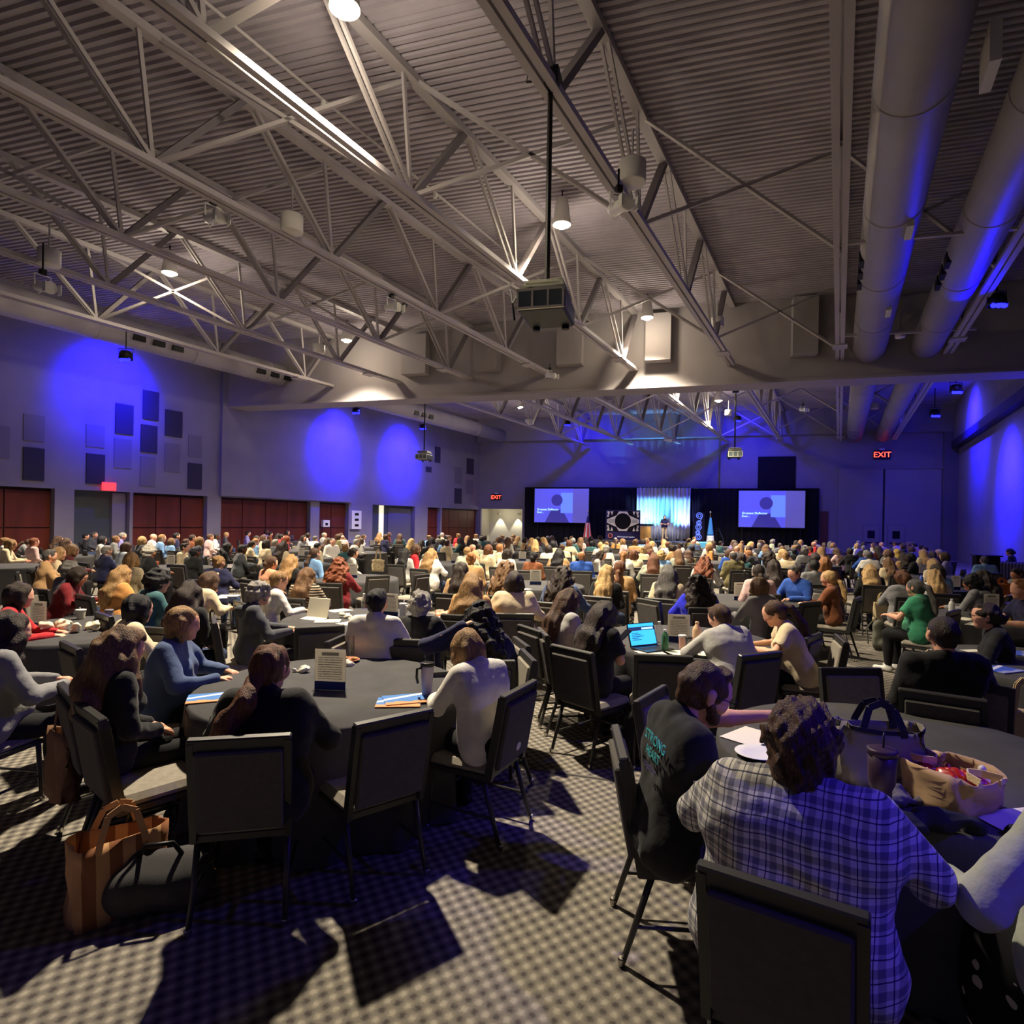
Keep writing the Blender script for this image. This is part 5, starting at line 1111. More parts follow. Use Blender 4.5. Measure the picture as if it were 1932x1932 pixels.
for a in ((618, 1172, 80, 'white sheet under the propped notebook'), (662, 1176, 30, 'white sheet beside the white-shirted man'), (700, 1178, 60, 'white sheet partly behind the white-shirted man'), (640, 1152, 40, 'white sheet behind the propped notebook'), (830, 1166, 20, 'white sheet in front of the animal print top'), (1232, 1232, 75, 'white sheet below the laptop'), (1281, 1232, 80, 'white note by the rose cup'), (1330, 1232, 60, 'white sheet under the sweatshirt arm'), (1404, 1130, 60, 'white sheet ahead of the blond bob woman'), (1480, 1124, 70, 'white sheet before the blue polo man'),
          (1500, 1128, 50, 'second sheet before the blue polo man'), (1820, 1168, 70, 'white sheet next to the white bottle'), (1612, 1512, 28, 'white form with pen beside the plaid shirt'), (1415, 1390, 50, 'white card in front of the bearded man'), (985, 1112, 40, 'white sheet by the dark bob woman'), (1840, 1178, 40, 'open notebook before the grey hooded person'), (1925, 1552, 80, 'sheet under the pale sweater arm'), (1640, 1560, 20, 'second form under the purple tumbler'), (408, 1128, 60, 'white papers by the pink tumbler'), (432, 1124, 80, 'lilac papers by the pink tumbler')): sheet(*a)
q = MB(); x, y, z = at(598, 1166); t = thing('open_notebook', 'open notebook propped up with blank cream pages', 'notebook', (x, y, z), -.35)
for s, rx in ((1, 76), (-1, 6)):
    q = MB(); R = Matrix.Rotation(math.radians(rx), 3, 'X'); q.box(R @ Vector((0, .12*(1 if s > 0 else -1), .006)), (.3, .23, .012), R, bev=.004); q.obj('page_block', NOTE, t)
q = MB(); q.box((0, .005, .012), (.3, .02, .02)); q.obj('spine', LIDB, t)
def plate(px, py, r, label, m_=WHITE): t = thing('plate', label, 'plate', at(px, py), 0); MB().lathe([(r*.55, .0), (r*.6, .004), (r, .018), (r*.98, .021), (r*.58, .008)], n=24).obj('dish', m_, t, True); return t
pl = plate(655, 1248, .1, 'small brown plate with cookies and a clear glass', mat('plate_terracotta', (180, 120, 86), .5))
for k, (dx, dy) in enumerate(((-.05, .0), (-.03, .05), (.05, .03))): q = MB(); q.lathe([(.0, .0), (.026, .002), (.028, .012), (0, .018)], n=12); o = q.obj('cookie', mat('cookie', (196, 140, 84), .8)); x, y, z = at(655, 1248); o.location = (x+dx, y+dy, z+.012); tag(o, 'round golden cookie on the small brown plate', 'cookie', 'cookies on the plate')
plate(1428, 1426, .11, 'white plate in front of the bearded man')
def crumple(px, py, size, label, m_, nm, cat, seed, z=TZ, flat=.45, group=None):
    F = Field(); r = random.Random(seed)
    for k in range(7): a = np.array([r.uniform(-1, 1)*size[0], r.uniform(-1, 1)*size[1], size[2]*r.uniform(.2, .6)]); F.cap(a, a+np.array([r.uniform(-1, 1)*size[0]*.5, r.uniform(-1, 1)*size[1]*.5, size[2]*.2]), size[2]*.42, size[2]*.3, k=.03)
    F.mods.append(wob(55, seed, .009)); F.mods.append(wob(130, seed+1, .004)); V, Q = F.build(.007); V[:, 2] = np.maximum(V[:, 2], 0.001)
    o = put(nm, np_mesh(nm, V, Q, m_), None, at(px, py, z)); return tag(o, label, cat, group)
PLB = mat('plastic_bag', (226, 220, 196), .35, var=.1, vscale=14, spec=.6)
crumple(140, 1190, (.22, .1, .1), 'crumpled white plastic bag with red print at the left table', spotted('plastic_bag_print', (228, 220, 192), (206, 110, 90), 12, .11), 'plastic_bag', 'bag', 3)
crumple(567, 1266, (.05, .03, .035), 'small crumpled white tissue behind the ponytailed woman', PAPER, 'tissue', 'tissue', 5); crumple(655, 1256, (.025, .02, .02), 'tiny crumpled napkin in front of the cookie plate', PAPER, 'napkin', 'tissue', 6)
crumple(1580, 1440, (.08, .07, .12), 'crumpled clear-white plastic bag behind the curly head', PLB, 'plastic_bag', 'bag', 8); crumple(838, 1162, (.09, .05, .07), 'pinkish snack bag before the animal print top', mat('snack_pink', (226, 170, 142), .5), 'snack_bag', 'bag', 9)
crumple(650, 1166, (.06, .04, .05), 'small clear cups and wrappers beside the propped notebook', PLB, 'wrapper', 'wrapper', 10)
# laptop
x, y, z = at(1217, 1222); t = thing('laptop', 'open black laptop with a bright blue document on its screen', 'laptop', (x, y, z), .5); 
MB().box((0, -.1, .008), (.33, .23, .016), bev=.004).obj('keyboard_base', LIDB, t); R = Matrix.Rotation(math.radians(72), 3, 'X'); q = MB(); q.box(R @ Vector((0, .11, 0))+Vector((0, .015, .012)), (.33, .225, .01), R); q.obj('lid', LIDB, t)
def scr(u0, u1, v0, v1, m_, nm, off): q = MB(); q.box(R @ Vector(((u0+u1)/2, (v0+v1)/2, off))+Vector((0, .015, .012)), (u1-u0, v1-v0, .001), R); q.obj(nm, m_, t)
scr(-.155, .155, .015, .215, mat('screen_cyan', (56, 170, 240), .4, emit=1.2), 'display', .006); scr(-.155, .155, .15, .185, mat('screen_navy', (44, 60, 110), .4, emit=.6), 'title_bar', .0068); scr(.0, .14, .158, .176, mat('screen_pale', (170, 220, 250), .4, emit=1.1), 'title_text', .0075)
for k in range(5): scr(-.13, -.13+.08+.03*(k % 3), .125-k*.016, .131-k*.016, mat('screen_ink', (30, 90, 150), .4, emit=.4), 'text_line', .0068)
MB().box((0, -.1, .0165), (.28, .1, .001)).obj('keys', mat('keys', (20, 20, 22), .6), t)
# phones
def phone(p, label, rz=0., rx=20): t = thing('phone', label, 'phone', p, rz); R = Matrix.Rotation(math.radians(rx), 3, 'X'); MB().box((0, 0, 0), (.075, .15, .008), R, bev=.003).obj('case', LIDB, t); q = MB(); q.box(R @ Vector((0, 0, .005)), (.068, .14, .001), R); q.obj('display', mat('phone_glass', (20, 22, 34), .1), t)
x, y = G(1420, 1452, .92); phone((x, y, .90), 'dark phone in the hand of the bearded man', -1.5, 10)
x, y = G(1178, 1204, .9); phone((x, y, .93), 'dark phone held by the long-haired woman in the black tee', -.9, 30)
# bags
def tote(label, loc, rz, w, h, d, m_, hm, hl=.28, open_=.0, band=None, nm='tote_bag', tilt=0., seed=1, fill=None):
    t = thing(nm, label, 'bag', loc, rz); r = random.Random(seed); q = MB(); n = 28; rows = 7; ph = r.uniform(0, 6); S = []
    def ringpt(i, k):
        u = i/n*2*math.pi; v = k/(rows-1); ww = w/2*(1+.04*math.sin(3*v+ph)); dd = d/2*((1-.75*v)*(1-open_)+(1+.25*v)*open_)+.012
        cx, cy = math.cos(u), math.sin(u); e = .45; X = ww*math.copysign(abs(cx)**e, cx); Y = dd*math.copysign(abs(cy)**e, cy)
        wv = .012*math.sin(5*u+7*v+ph)+.008*math.sin(11*u+3*v); return (X+wv, Y+wv+tilt*v*h, h*v+.012*math.sin(2*u+ph)*v)
    vs = [ringpt(i, k) for k in range(rows) for i in range(n)]; fs = [(k*n+i, k*n+(i+1) % n, (k+1)*n+(i+1) % n, (k+1)*n+i) for k in range(rows-1) for i in range(n)]; fs.append(tuple(range(n))[::-1]); q.add(vs, fs)
    o = q.obj('bag_body', m_, t, True); md = o.modifiers.new('thick', 'SOLIDIFY'); md.thickness = .004
    if band: q = MB(); k = rows-1; b0 = [ringpt(i, k-.45) for i in range(n)]; b1 = [ringpt(i, k) for i in range(n)]; sc = lambda p: (p[0]*1.012, p[1]*1.012+.0, p[2]); q.add([sc(p) for p in b0+b1], [(i, (i+1) % n, n+(i+1) % n, n+i) for i in range(n)]); q.obj('rim_band', band, t, True)
    for s in (-1, 1):
        yy = s*(d/2*((.25)*(1-open_)+1.25*open_)+.01)+tilt*h; q = MB(); pts = [(-w*.24, yy, h*.86), (-w*.22, yy, h), (-w*.14, yy*.6, h+hl*.8), (0, yy*.4, h+hl), (w*.14, yy*.6, h+hl*.8), (w*.22, yy, h), (w*.24, yy, h*.86)]
        for i in range(len(pts)-1): q.bar(pts[i], pts[i+1], .03, .005, up=(0, 1, 0))
        q.obj('handle', hm, t)
    return t
CANV = mat('canvas_cream', (224, 204, 164), .9, var=.08, vscale=14, bump=.3, bscale=120); BROWNT = mat('tote_brown', (132, 100, 78), .9, var=.12, vscale=8); GREYT = mat('tote_grey', (128, 122, 112), .85, var=.12, vscale=6, bump=.3, bscale=30); NAVYB = mat('navy_band', (30, 30, 44), .8); KRAFT = mat('kraft', (206, 160, 116), .8, var=.1, vscale=5)
PRINTED = spotted('canvas_print', (224, 204, 164), (110, 96, 84), 9, .13)
x, y = G(1668, 1478, TZ); tote('large grey tote with navy handles standing on the bag table', (x-.02, y+.02, TZ), -.25, .36, .27, .17, GREYT, NAVYB, .1, .45, NAVYB)
x, y, z = at(1800, 1520); tt = tote('open beige tote lying on the bag table with red snack packs inside', (x, y+.02, TZ+.01), .35, .3, .15, .24, mat('canvas_beige', (206, 172, 132), .9, var=.08), CANV, .0, 1.0, None, seed=4)
for k, (dx, dy) in enumerate(((-.08, .02), (.0, .06), (.02, -.03), (-.05, -.05))): crumple(0, 0, (.05, .04, .05), 'shiny red snack pack inside the open beige tote', mat('snack_red', (176, 34, 26), .3, var=.3, vscale=30, spec=.6), 'snack_pack', 'snack', 20+k, group='red snack packs').location = (x+dx, y+.02+dy, TZ+.07+.012*k)
t = thing('small_bottle', 'small white bottle inside the open beige tote', 'bottle', (x+.10, y-.02, TZ+.03), 0); MB().lathe([(.028, 0), (.03, .01), (.03, .1), (.014, .12)], n=16).obj('body', WHITE, t, True); MB().lathe([(.014, .118), (.015, .14), (.006, .15)], n=12).obj('cap', WHITE, t, True)
crumple(1790, 1560, (.2, .07, .07), 'dark navy floral cloth bag slumped in front of the beige tote', spotted('navy_floral', (34, 34, 50), (150, 148, 150), 9, .12), 'cloth_bag', 'bag', 31); crumple(1700, 1505, (.08, .08, .07), 'grey cloth pouch with a white edge beside the purple tumbler', mat('pouch_grey', (96, 92, 104), .8), 'cloth_pouch', 'bag', 32)
x, y = G(120, 1500, .32); cx, cy, ca = chair_px((119, 1292), (142, 1317))
def hung(px, py_top, py_bot, z_top, label, m_, w=.3, d=.08, ang=0, hl=.3, seed=2, hm=None):
    x, y = G(px, py_top, z_top); _, zb = HT(px, py_bot, y); return tote(label, (x, y, zb), -math.radians(ang), w, max(.2, z_top-zb-hl*.0), d, m_, hm or m_, hl, 0, None, seed=seed)
hung(118, 1380, 1500, .62, 'brown cloth tote hanging from the wavy-haired chair', BROWNT, .34, .1, 40, .24, 2)
hung(5, 1325, 1412, .68, 'tan tote hanging at the very edge of the frame', KRAFT, .3, .1, 20, .2, 3)
hung(1752, 1308, 1345, .62, 'cream canvas tote hanging from the cropped-haired man chair', CANV, .28, .06, 10, .3, 4); hung(1930, 1342, 1395, .68, 'cream canvas tote cut by the frame edge behind the bag table', CANV, .28, .06, 10, .22, 5)
hung(713, 1056, 1078, .78, 'cream printed tote hanging on a chair before the smaller screen rows', PRINTED, .34, .06, 6, .3, 6); hung(1293, 1080, 1106, .7, 'cream tote with long handles behind the sage top woman', CANV, .3, .08, 0, .3, 7); hung(1662, 1136, 1172, .62, 'cream printed tote hanging beside the grey denim shirt', PRINTED, .34, .08, -20, .16, 8); hung(1372, 1050, 1064, .8, 'small cream tote by the olive top man', CANV, .26, .06, 0, .2, 9)
x, y = G(992, 1225, 0); tote('cream canvas tote standing on the floor by the aisle chairs', (x, y, 0), .5, .36, .36, .14, CANV, CANV, .18, .3, None, seed=11)
x, y = G(225, 1712, 0); tote('large kraft paper tote with brown stripes on the floor, lower corner', (x, y, 0), .75, .42, .36, .2, striped('kraft_stripe', (214, 166, 118), (150, 98, 66), .11, 0), KRAFT, .14, .55, None, seed=12, tilt=.12)
x, y = G(300, 1716, 0); F = Field(); F.cap((-.13, 0, .12), (.14, .02, .11), .12, .11, k=.05); F.cap((-.1, .05, .22), (.1, .05, .2), .06, k=.05); F.mods.append(wob(30, 4, .008)); o = thing('black_bag', 'black soft bag on the floor leaning on the kraft tote', 'bag', (x, y, .0), .3); put('bag_body', fmesh('bag_body', F, .01, BLACKCLOTH), o); MB().tube([(-.1, .02, .25), (-.06, -.02, .33), (.06, -.02, .33), (.1, .02, .24)], .012, 8).obj('handle', BLACK, o, True)
def backpack(px, py, m_, label, rz, s=1.):
    x, y = G(px, py, 0); t = thing('backpack', label, 'backpack', (x, y, 0), rz); t.scale = (s,)*3; F = Field(); F.cap((0, 0, .12), (0, 0, .36), .145, .12, n=np.array((0, 1., 0)), flat=.62, k=.04); F.cap((-.06, -.09, .12), (.06, -.09, .12), .075, k=.03); F.mods.append(wob(22, 3, .008)); put('pack_body', fmesh('pack_body', F, .014, m_), t)
    for sx in (-1, 1): MB().tube([(sx*.06, .08, .44), (sx*.09, .15, .32), (sx*.09, .12, .08)], .014, 6).obj('strap', m_, t)
    MB().tube([(-.03, .06, .47), (0, .05, .51), (.03, .06, .47)], .01, 6).obj('handle', m_, t)
backpack(1658, 1226, mat('pack_grey', (96, 96, 86), .9), 'grey-green backpack on the aisle floor by the green top woman', .5); backpack(1195, 1436, mat('pack_black', (24, 24, 28), .8), 'black backpack on the floor beside the blue lit empty chair', .9, .9); backpack(1196 and 1187, 1150, mat('pack_black', (24, 24, 28)), 'black backpack on the aisle floor past the empty chairs', .2, .9)
x, y, z = at(1890, 1122); t = tote('orange-brown leather handbag on the table by the reading man', (x, y, TZ), -.2, .3, .2, .12, mat('leather_tan', (186, 104, 44), .5, var=.2), mat('leather_tan', (186, 104, 44)), .1, .2, None, nm='handbag', seed=15)
# marks on the bearded man's tee, sunglasses
bm_ = next(o for o in COL.objects if o.name.startswith('person') and 'bearded' in o.get('label', ''))
TEAL = mat('shirt_print', (70, 190, 196), .8); LILA = mat('shirt_lilac', (96, 88, 130), .8)
BT = FIGS[bm_['label']].T
def on_back_text(body, size, x, z, m_, d=.122, nm='shirt_print', rot=0.):
    o = text(nm, body, size, bm_, (0, 0, 0), (0, 0, 0), m_, .001); o.matrix_local = BT @ Matrix.Translation((x, -d, z)) @ RX(90) @ RZ(rot)
on_back_text('STRONG', .058, .05, .40, TEAL, .124); on_back_text('HEART', .05, .05, .345, TEAL, .124); on_back_text('together', .04, .05, .295, LILA, .126)
_S, _E = FIGS[bm_['label']].arm[1][:2]; _p = Vector(_S*.42+_E*.58)+Vector((.071, -.005, .0)); _R = Matrix.Translation(_p) @ RZ(90) @ RX(90) @ RX(-8)
for body, dz, dx, sz in (('United', .014, -.012, .026), ('Way', -.012, -.012, .026)):
    o = text('sleeve_lettering', body, sz, bm_, (0, 0, 0), (0, 0, 0), mat('sleeve_white', (150, 146, 170), .8), .0008); o.matrix_local = _R @ Matrix.Translation((dx, dz, 0))
q = MB()
for a, b_ in (((-.06, -.032, 0), (.07, -.032, 0)), ((.07, -.032, 0), (.07, .034, 0)), ((.07, .034, 0), (-.06, .034, 0)), ((-.06, .034, 0), (-.06, -.032, 0)), ((.036, -.032, 0), (.036, .034, 0))): q.bar(a, b_, .003, .003)
q.tube([(.053+.012*math.cos(k*.785), .012*math.sin(k*.785), 0) for k in range(9)], .002, 6); o = q.obj('sleeve_emblem', mat('sleeve_white', (150, 146, 170)), bm_); o.matrix_local = _R
# ---------------------------------------------------------------- middle and far rows
# px, py of the head in the photograph; hair style; hair colour; top; turn from the stage direction; pose
MID = """79 1050 short dgrey tan 20 big|115 1040 bob lbrown maroon 10 table|100 1050 long dblond cream 10 up|191 1040 short grey navy 0 big|222 1034 bob brown DOTS 0 table|120 1079 curlyshort grey grey 0 up|214 1086 wavy dblond orange 0 big|240 1058 bob blond PRINT -10 up|264 1100 curlyshort black teal 5 table|3 1028 bob dblond cream 20 table|30 1025 ponylow brown grey 20 lean|57 1024 short red pink 0 up|104 1019 long brown black 10 up|123 1012 short black black 0 up|161 1010 short dgrey dgrey 30 man|62 1000 short black lavender 0 up|186 1020 bob black white 0 up|212 1018 short lbrown grey 10 up|225 1012 short grey lavender 0 up
349 1112 bob brown cream 0 lean|345 1124 wavy dbrown black 0 up|404 1063 bun dblond navy 0 big|262 1021 bob blond dgrey 0 up|284 1014 bald bald white 0 man|300 1016 short dblond lblue 0 man|318 1023 bob lbrown lblue 0 up|270 1042 curlyshort white black 10 big|328 1012 short black navy 0 man|351 1008 short blond dgrey 0 up|358 1016 short dbrown brown 0 man|346 1024 short brown dgrey 0 man|370 1022 bob dblond dgrey 10 up|362 1043 short black black 0 man|382 1006 short black brown 0 up|392 1014 short brown pink 10 man|404 1013 short black white 20 up|417 1033 wavy black black 30 table|448 1037 short black dgrey 20 big|464 1028 ponylow dbrown cream 20 table|477 1023 short ginger lblue 10 up|447 1004 short black lavender 30 up
503 1063 bunlow brown peach 0 up|543 1060 wavy dblond black 0 up|587 1046 ponylow brown lblue 0 up|660 1044 bunlow dbrown white 20 up|663 1024 short grey lgrey 20 table|634 1014 curlyshort brown olive 0 up|590 1017 short dgrey white 0 big|594 1032 short black cream 0 up|537 1018 cover red red 10 up|521 1012 long dbrown dgrey 0 up|529 1031 wavy dbrown cream 0 up|492 1016 bob brown cream 20 up|677 1022 long brown lgrey 20 up|608 1010 fringe grey lgrey 0 man|570 1004 short grey blue 10 man|712 1010 long dblond tan -40 table|650 1008 short dbrown lgrey 0 up|485 1004 bob dbrown brown 20 up
738 1008 bald bald lblue 0 man|752 1014 straight dgrey black 0 up|768 1010 short dgrey STRIPE 0 man|773 1023 straight blond black 0 up|784 1006 fringe dbrown maroon 20 man|794 1008 short dbrown black 20 up|814 1003 buzz dgrey lblue 10 man|830 1010 short white PRINT 10 big|858 1006 bob dbrown REDP 0 up|880 1016 straight dblond navy 0 up|905 1008 afro blond tan 0 up|953 1013 short red red 0 up|965 1013 bob dblond orange 0 up|761 1045 long black lgrey 0 up|778 1040 bob brown REDP 30 up|808 1047 wavy dblond white 0 big|879 1042 short dblond sage 0 big|902 1032 short dbrown sage 0 man|917 1038 bob auburn cream 10 up|887 1056 bun ginger tan 0 up|866 1079 straight dbrown tan 0 up|886 1104 wavy dblond ANIMAL 0 up|939 1037 short ginger cream 20 up|953 1046 bob dbrown white 0 up|950 1079 curlylong lbrown orange 0 up|812 1021 bob dbrown dgrey 0 up|806 1028 short black black 0 up|937 1020 bob dblond cream 0 big
970 1101 bob dbrown cream -14 big|1056 1090 curlylong dbrown denim 0 big|1052 1046 wavy black tan 0 big|1004 1052 bunlow black brown 0 up|1097 1051 fringe ginger blue 0 man|1141 1084 straight blond black 0 up|1167 1074 ponylow auburn tan 0 up|1175 1050 pony ginger white 0 up|1195 1049 bob auburn cream 0 up|1009 1025 long blond dgrey -10 table|1042 1028 bob black cream 0 up|1072 1026 bob auburn cream 0 big|1024 1006 curlyshort grey white 30 up|1042 1009 afro black brown 0 up|1115 1027 short black teal 0 up|1143 1029 bun dblond black 0 up|1160 1019 short white cream 10 man|1094 1020 long lbrown pink 0 up|1103 1019 long dbrown maroon 0 up|975 1017 straight dblond sage 0 up|985 1011 bob ginger dgrey 0 up|1065 1019 short dbrown lblue 10 man|1197 1025 bun lbrown tan 0 up|1132 1030 short blond white 0 up
1218 1019 short black lblue 0 up|1257 1018 short dgrey dgrey 0 man|1259 1029 short auburn DOTS 0 man|1292 1013 long black black 10 table|1211 1039 bun blond cream 0 up|1232 1058 long auburn sage 0 big|1248 1049 curlyshort blond lblue 0 up|1258 1085 wavy dgrey cream 0 up|1281 1046 straight lbrown sage 0 up|1298 1046 wavy brown olive 0 up|1306 1036 short black dgrey 0 up|1327 1064 curlylong red white 20 table|1385 1050 fringe dgrey olive 0 man|1376 1045 bob brown blue 0 up|1338 1031 afro dblond tan 0 up|1341 1022 cover white tan 0 up|1321 1019 short black white 0 man|1369 1018 bun brown pink 0 up|1385 1011 short black green 0 up|1393 1018 bob blond cream 0 up|1417 1016 long brown white 0 up|1424 1018 bald bald white 0 man|1416 1037 short dgrey grey 0 man|1433 1030 short grey dgrey 0 up|1432 1047 short ginger black -60 lean|1433 1081 ponylow dbrown pink 0 up|1451 1057 afro dbrown dgrey 0 up
1463 1021 buzz white white 0 man|1513 1024 bob dblond cream 0 up|1541 1024 short brown cream 0 man|1554 1021 short auburn red 0 up|1568 1027 long dgrey dgrey 0 up|1476 1038 short lbrown cream 0 up|1484 1051 bun dblond cream 0 big|1500 1041 short black black 0 man|1519 1041 curlyshort dgrey grey 0 up|1541 1054 bob dbrown dgrey 0 up|1550 1041 long dblond tan 0 up|1462 1077 straight dbrown black 0 up|1539 1069 buzz black grey 0 man|1557 1069 bob ginger brown 0 up|1620 1031 bob blond white 0 up|1638 1046 short grey blue 0 big|1660 1037 long dbrown maroon 0 up|1652 1023 long dgrey lavender -20 up|1644 1078 wavy blond black 0 up|1680 1063 straight lbrown cream 0 up|1690 1023 short brown lblue 0 up|1721 1030 short black black -20 lean|1695 1044 cover yellow grey 0 up|1732 1053 bob black black -70 table|1776 1043 fringe white navy -40 man|1764 1047 bob dgrey dgrey -20 up|1765 1066 long blond cream 0 up|1776 1087 bob dbrown lblue -20 up|1859 1058 buzz dgrey lblue 10 man|1682 1046 bob brown cream 0 up|1708 1052 long dbrown tan 0 up"""
HC['yellow'] = (226, 180, 84); HN['yellow'] = 'yellow'
STAGE = Vector((10.6, 43))
SPECIAL = {'DOTS': (DOTS, 'dotted'), 'PRINT': (PRINT, 'leaf-print'), 'STRIPE': (STRIPE, 'striped'), 'REDP': (REDP, 'red patterned'), 'ANIMAL': (ANIMAL, 'animal-print')}
_cm = clothmat
def clothmat(c): return SPECIAL[c][0] if c in SPECIAL else _cm(c)
LAND = ((55, 'before the first brown wood panels'), (135, 'near the edge of the first wood panels'), (250, 'before the dark grey doorway'), (330, 'under the red exit box'), (405, 'before the second wood panels'), (500, 'before the long wood panels, near end'), (590, 'before the long wood panels, far end'), (665, 'by the short wood panel'), (725, 'by the white wall cabinet'), (800, 'before the open doorway strip'), (880, 'before the last dark wood panels'), (985, 'before the lit alcove'), (1060, 'below the smaller screen'), (1130, 'below the striped flag'), (1205, 'below the emblem board'), (1250, 'below the lectern'), (1300, 'below the speaker'), (1365, 'below the outlined numerals'), (1440, 'below the larger screen, flag side'), (1525, 'below the larger screen, outer side'), (1600, 'at the curtain end by the aisle'), (1665, 'before the first exit door'), (1730, 'before the second exit door'), (1815, 'before the dark wall pier'), (2000, 'before the blue wall'))
def landmark(px):
    for a, b_ in LAND:
        if px < a: return b_
def row(y): return 'second rows' if y < 10 else 'middle rows' if y < 16 else 'back rows' if y < 26 else 'farthest rows'
def desc(hair, hairc, topc):
    tn = SPECIAL[topc][1] if topc in SPECIAL else TN.get(topc, topc)
    if hair == 'bald': h = 'bald person'
    elif hair == 'cover': h = '%s scarf-wearing person' % HN[hairc]
    elif hair in ('buzz', 'fringe'): h = '%s %s-haired person' % (HNAME[hair], HN[hairc])
    else: h = '%s %s person' % (HN[hairc], HNAME[hair])
    return '%s in %s top' % (h, tn)
def cross(o): return max(-40, min(40, o))
rr = random.Random(11); PEOPLE = []
for ent in MID.replace('\n', '|').split('|'):
    px, py, hair, hc_, tc_, off, pose = ent.split(); px, py, off = float(px), float(py), float(off)
    sc = rr.uniform(.94, 1.02); f = FG[pose]; hz = f.H.translation.z*sc
    x, y = G(px, py, hz); lim = 41.5-.3*x
    if y > lim or y < 0: 
        y = lim-rr.uniform(0, 2); u = ((px-966)*_c+(py-966)*_s)/FPX; x = u*y
    xmin, xmax = -28.5+DX*y+1.3, 7.5+DX*y-1.2
    x = min(max(x, xmin), xmax)
    ang = math.degrees(math.atan2(STAGE.x-x, STAGE.y-y))+off+rr.uniform(-14, 14)
    for _ in range(12):       # nobody shares a seat
        c = [p for p in OCC if (p[0]-x)**2+(p[1]-y)**2 < .52**2]
        if not c: break
        y += .22; x += .22*(px-966)/FPX
    OCC.append((x, y)); PEOPLE.append((x, y, ang, pose, hair, hc_, tc_, px, sc))
# tables, from the sign holders standing on them
SIGNS = [(622, 1302, 2), (735, 1163, 6), (1280, 1212, 2), (1395, 1132, -10), (1870, 1158, -8), (1803, 1113, -6), (1742, 1086, 0), (1716, 1067, 0), (1681, 1047, 0), (1010, 1103, 0), (1120, 1084, 4), (985, 1058, 0), (1210, 1062, 0), (664, 1090, 10), (858, 1062, 6), (322, 1070, 10), (568, 1052, 10), (702, 1032, 8), (550, 1020, 10), (201, 1028, 10), (107, 1048, 14), (1446, 1078, -5), (72, 1186, 14), (1484, 1040, 0), (1525, 1048, 0)]
for (px, py, a) in SIGNS[3:]:
    x, y = G(px, py, .757)
    if y > 38: continue
    if min(math.hypot(x-a_[0], y-a_[1]) for a_ in TABLES) > 2.1: table(x, y, 'black-clothed round table in the %s %s' % (row(y), landmark(px)), y > 12)
def free(x, y, d): return min(math.hypot(x-a_[0], y-a_[1]) for a_ in TABLES) > d
k = 0
for j in range(11):
    for i in range(14):
        y = 10.5+j*2.85; x = -20+DX*y+i*2.95+(1.45 if j % 2 else 0); y2 = y-.3*(x-DX*y)*.6
        u = x/y2; px = 966+FPX*u; lim = 40.5-.3*x-1.8
        if not (-30 < px < 1880) or y2 > lim or y2 < 9 or abs(px-1592) < 26+300/y2 or x > 7.5+DX*y2-4.5: continue
        if free(x, y2, 2.35): table(x, y2, 'black-clothed round table in the %s %s' % (row(y2), landmark(px)), True)
# fill the seats nobody in the list took, thinning out towards the aisles
PAL = [('short', 'dbrown'), ('short', 'brown'), ('short', 'black'), ('short', 'grey'), ('bob', 'brown'), ('bob', 'dblond'), ('bob', 'dbrown'), ('long', 'brown'), ('long', 'dblond'), ('long', 'dbrown'), ('wavy', 'lbrown'), ('straight', 'blond'), ('pony', 'brown'), ('bun', 'dblond'), ('curlyshort', 'grey'), ('buzz', 'dgrey'), ('bald', 'bald'), ('curlyshort', 'dbrown')]
TOPS = ['black', 'black', 'black', 'white', 'white', 'cream', 'cream', 'lblue', 'denim', 'navy', 'grey', 'lgrey', 'dgrey', 'tan', 'pink', 'red', 'sage', 'maroon', 'olive', 'teal', 'lavender', 'orange']
EMPTY = []
seats = []
for (tx, ty) in TABLES:
    for k in range(8):
        a = k*math.pi/4+.3+tx; x, y = tx+1.22*math.cos(a), ty+1.22*math.sin(a); seats.append((x, y, tx, ty))
seats.sort(key=lambda s: s[1])
for (x, y, tx, ty) in seats:
    if y < 9.5: continue
    if any((p[0]-x)**2+(p[1]-y)**2 < (.62+.006*y)**2 for p in OCC): continue
    if any((p[0]-x)**2+(p[1]-y)**2 < .62**2 for p in CHAIRS): continue
    if min(math.hypot(x-a_[0], y-a_[1]) for a_ in TABLES) < 1.1: continue
    if x > 7.5+DX*y-1 or x < -28.5+DX*y+.8 or y > 42-.3*x: continue
    at = math.degrees(math.atan2(tx-x, ty-y)); ast = math.degrees(math.atan2(STAGE.x-x, STAGE.y-y)); px = 966+FPX*x/y
    full = y > 15 and rr.random() < .62
    if not full:
        if rr.random() < .8: EMPTY.append((x, y, at))
        continue
    d = (ast-at+180) % 360-180; ang = at+max(-75, min(75, d))
    h_, c_ = rr.choice(PAL); OCC.append((x, y)); PEOPLE.append((x, y, ang, rr.choice(['up', 'man', 'table', 'up', 'look']), h_, c_, rr.choice(TOPS), px, rr.uniform(.94, 1.02)))
PEOPLE = [p for p in PEOPLE if -60 < p[7] < 1990]
PEOPLE.sort(key=lambda p: p[1]); NMAX = 300-len([o for o in COL.objects if o.name.startswith('person')])
print('people', len(PEOPLE), 'tables', len(TABLES), 'empty', len(EMPTY)); PEOPLE = PEOPLE[:NMAX]
cnt = {}
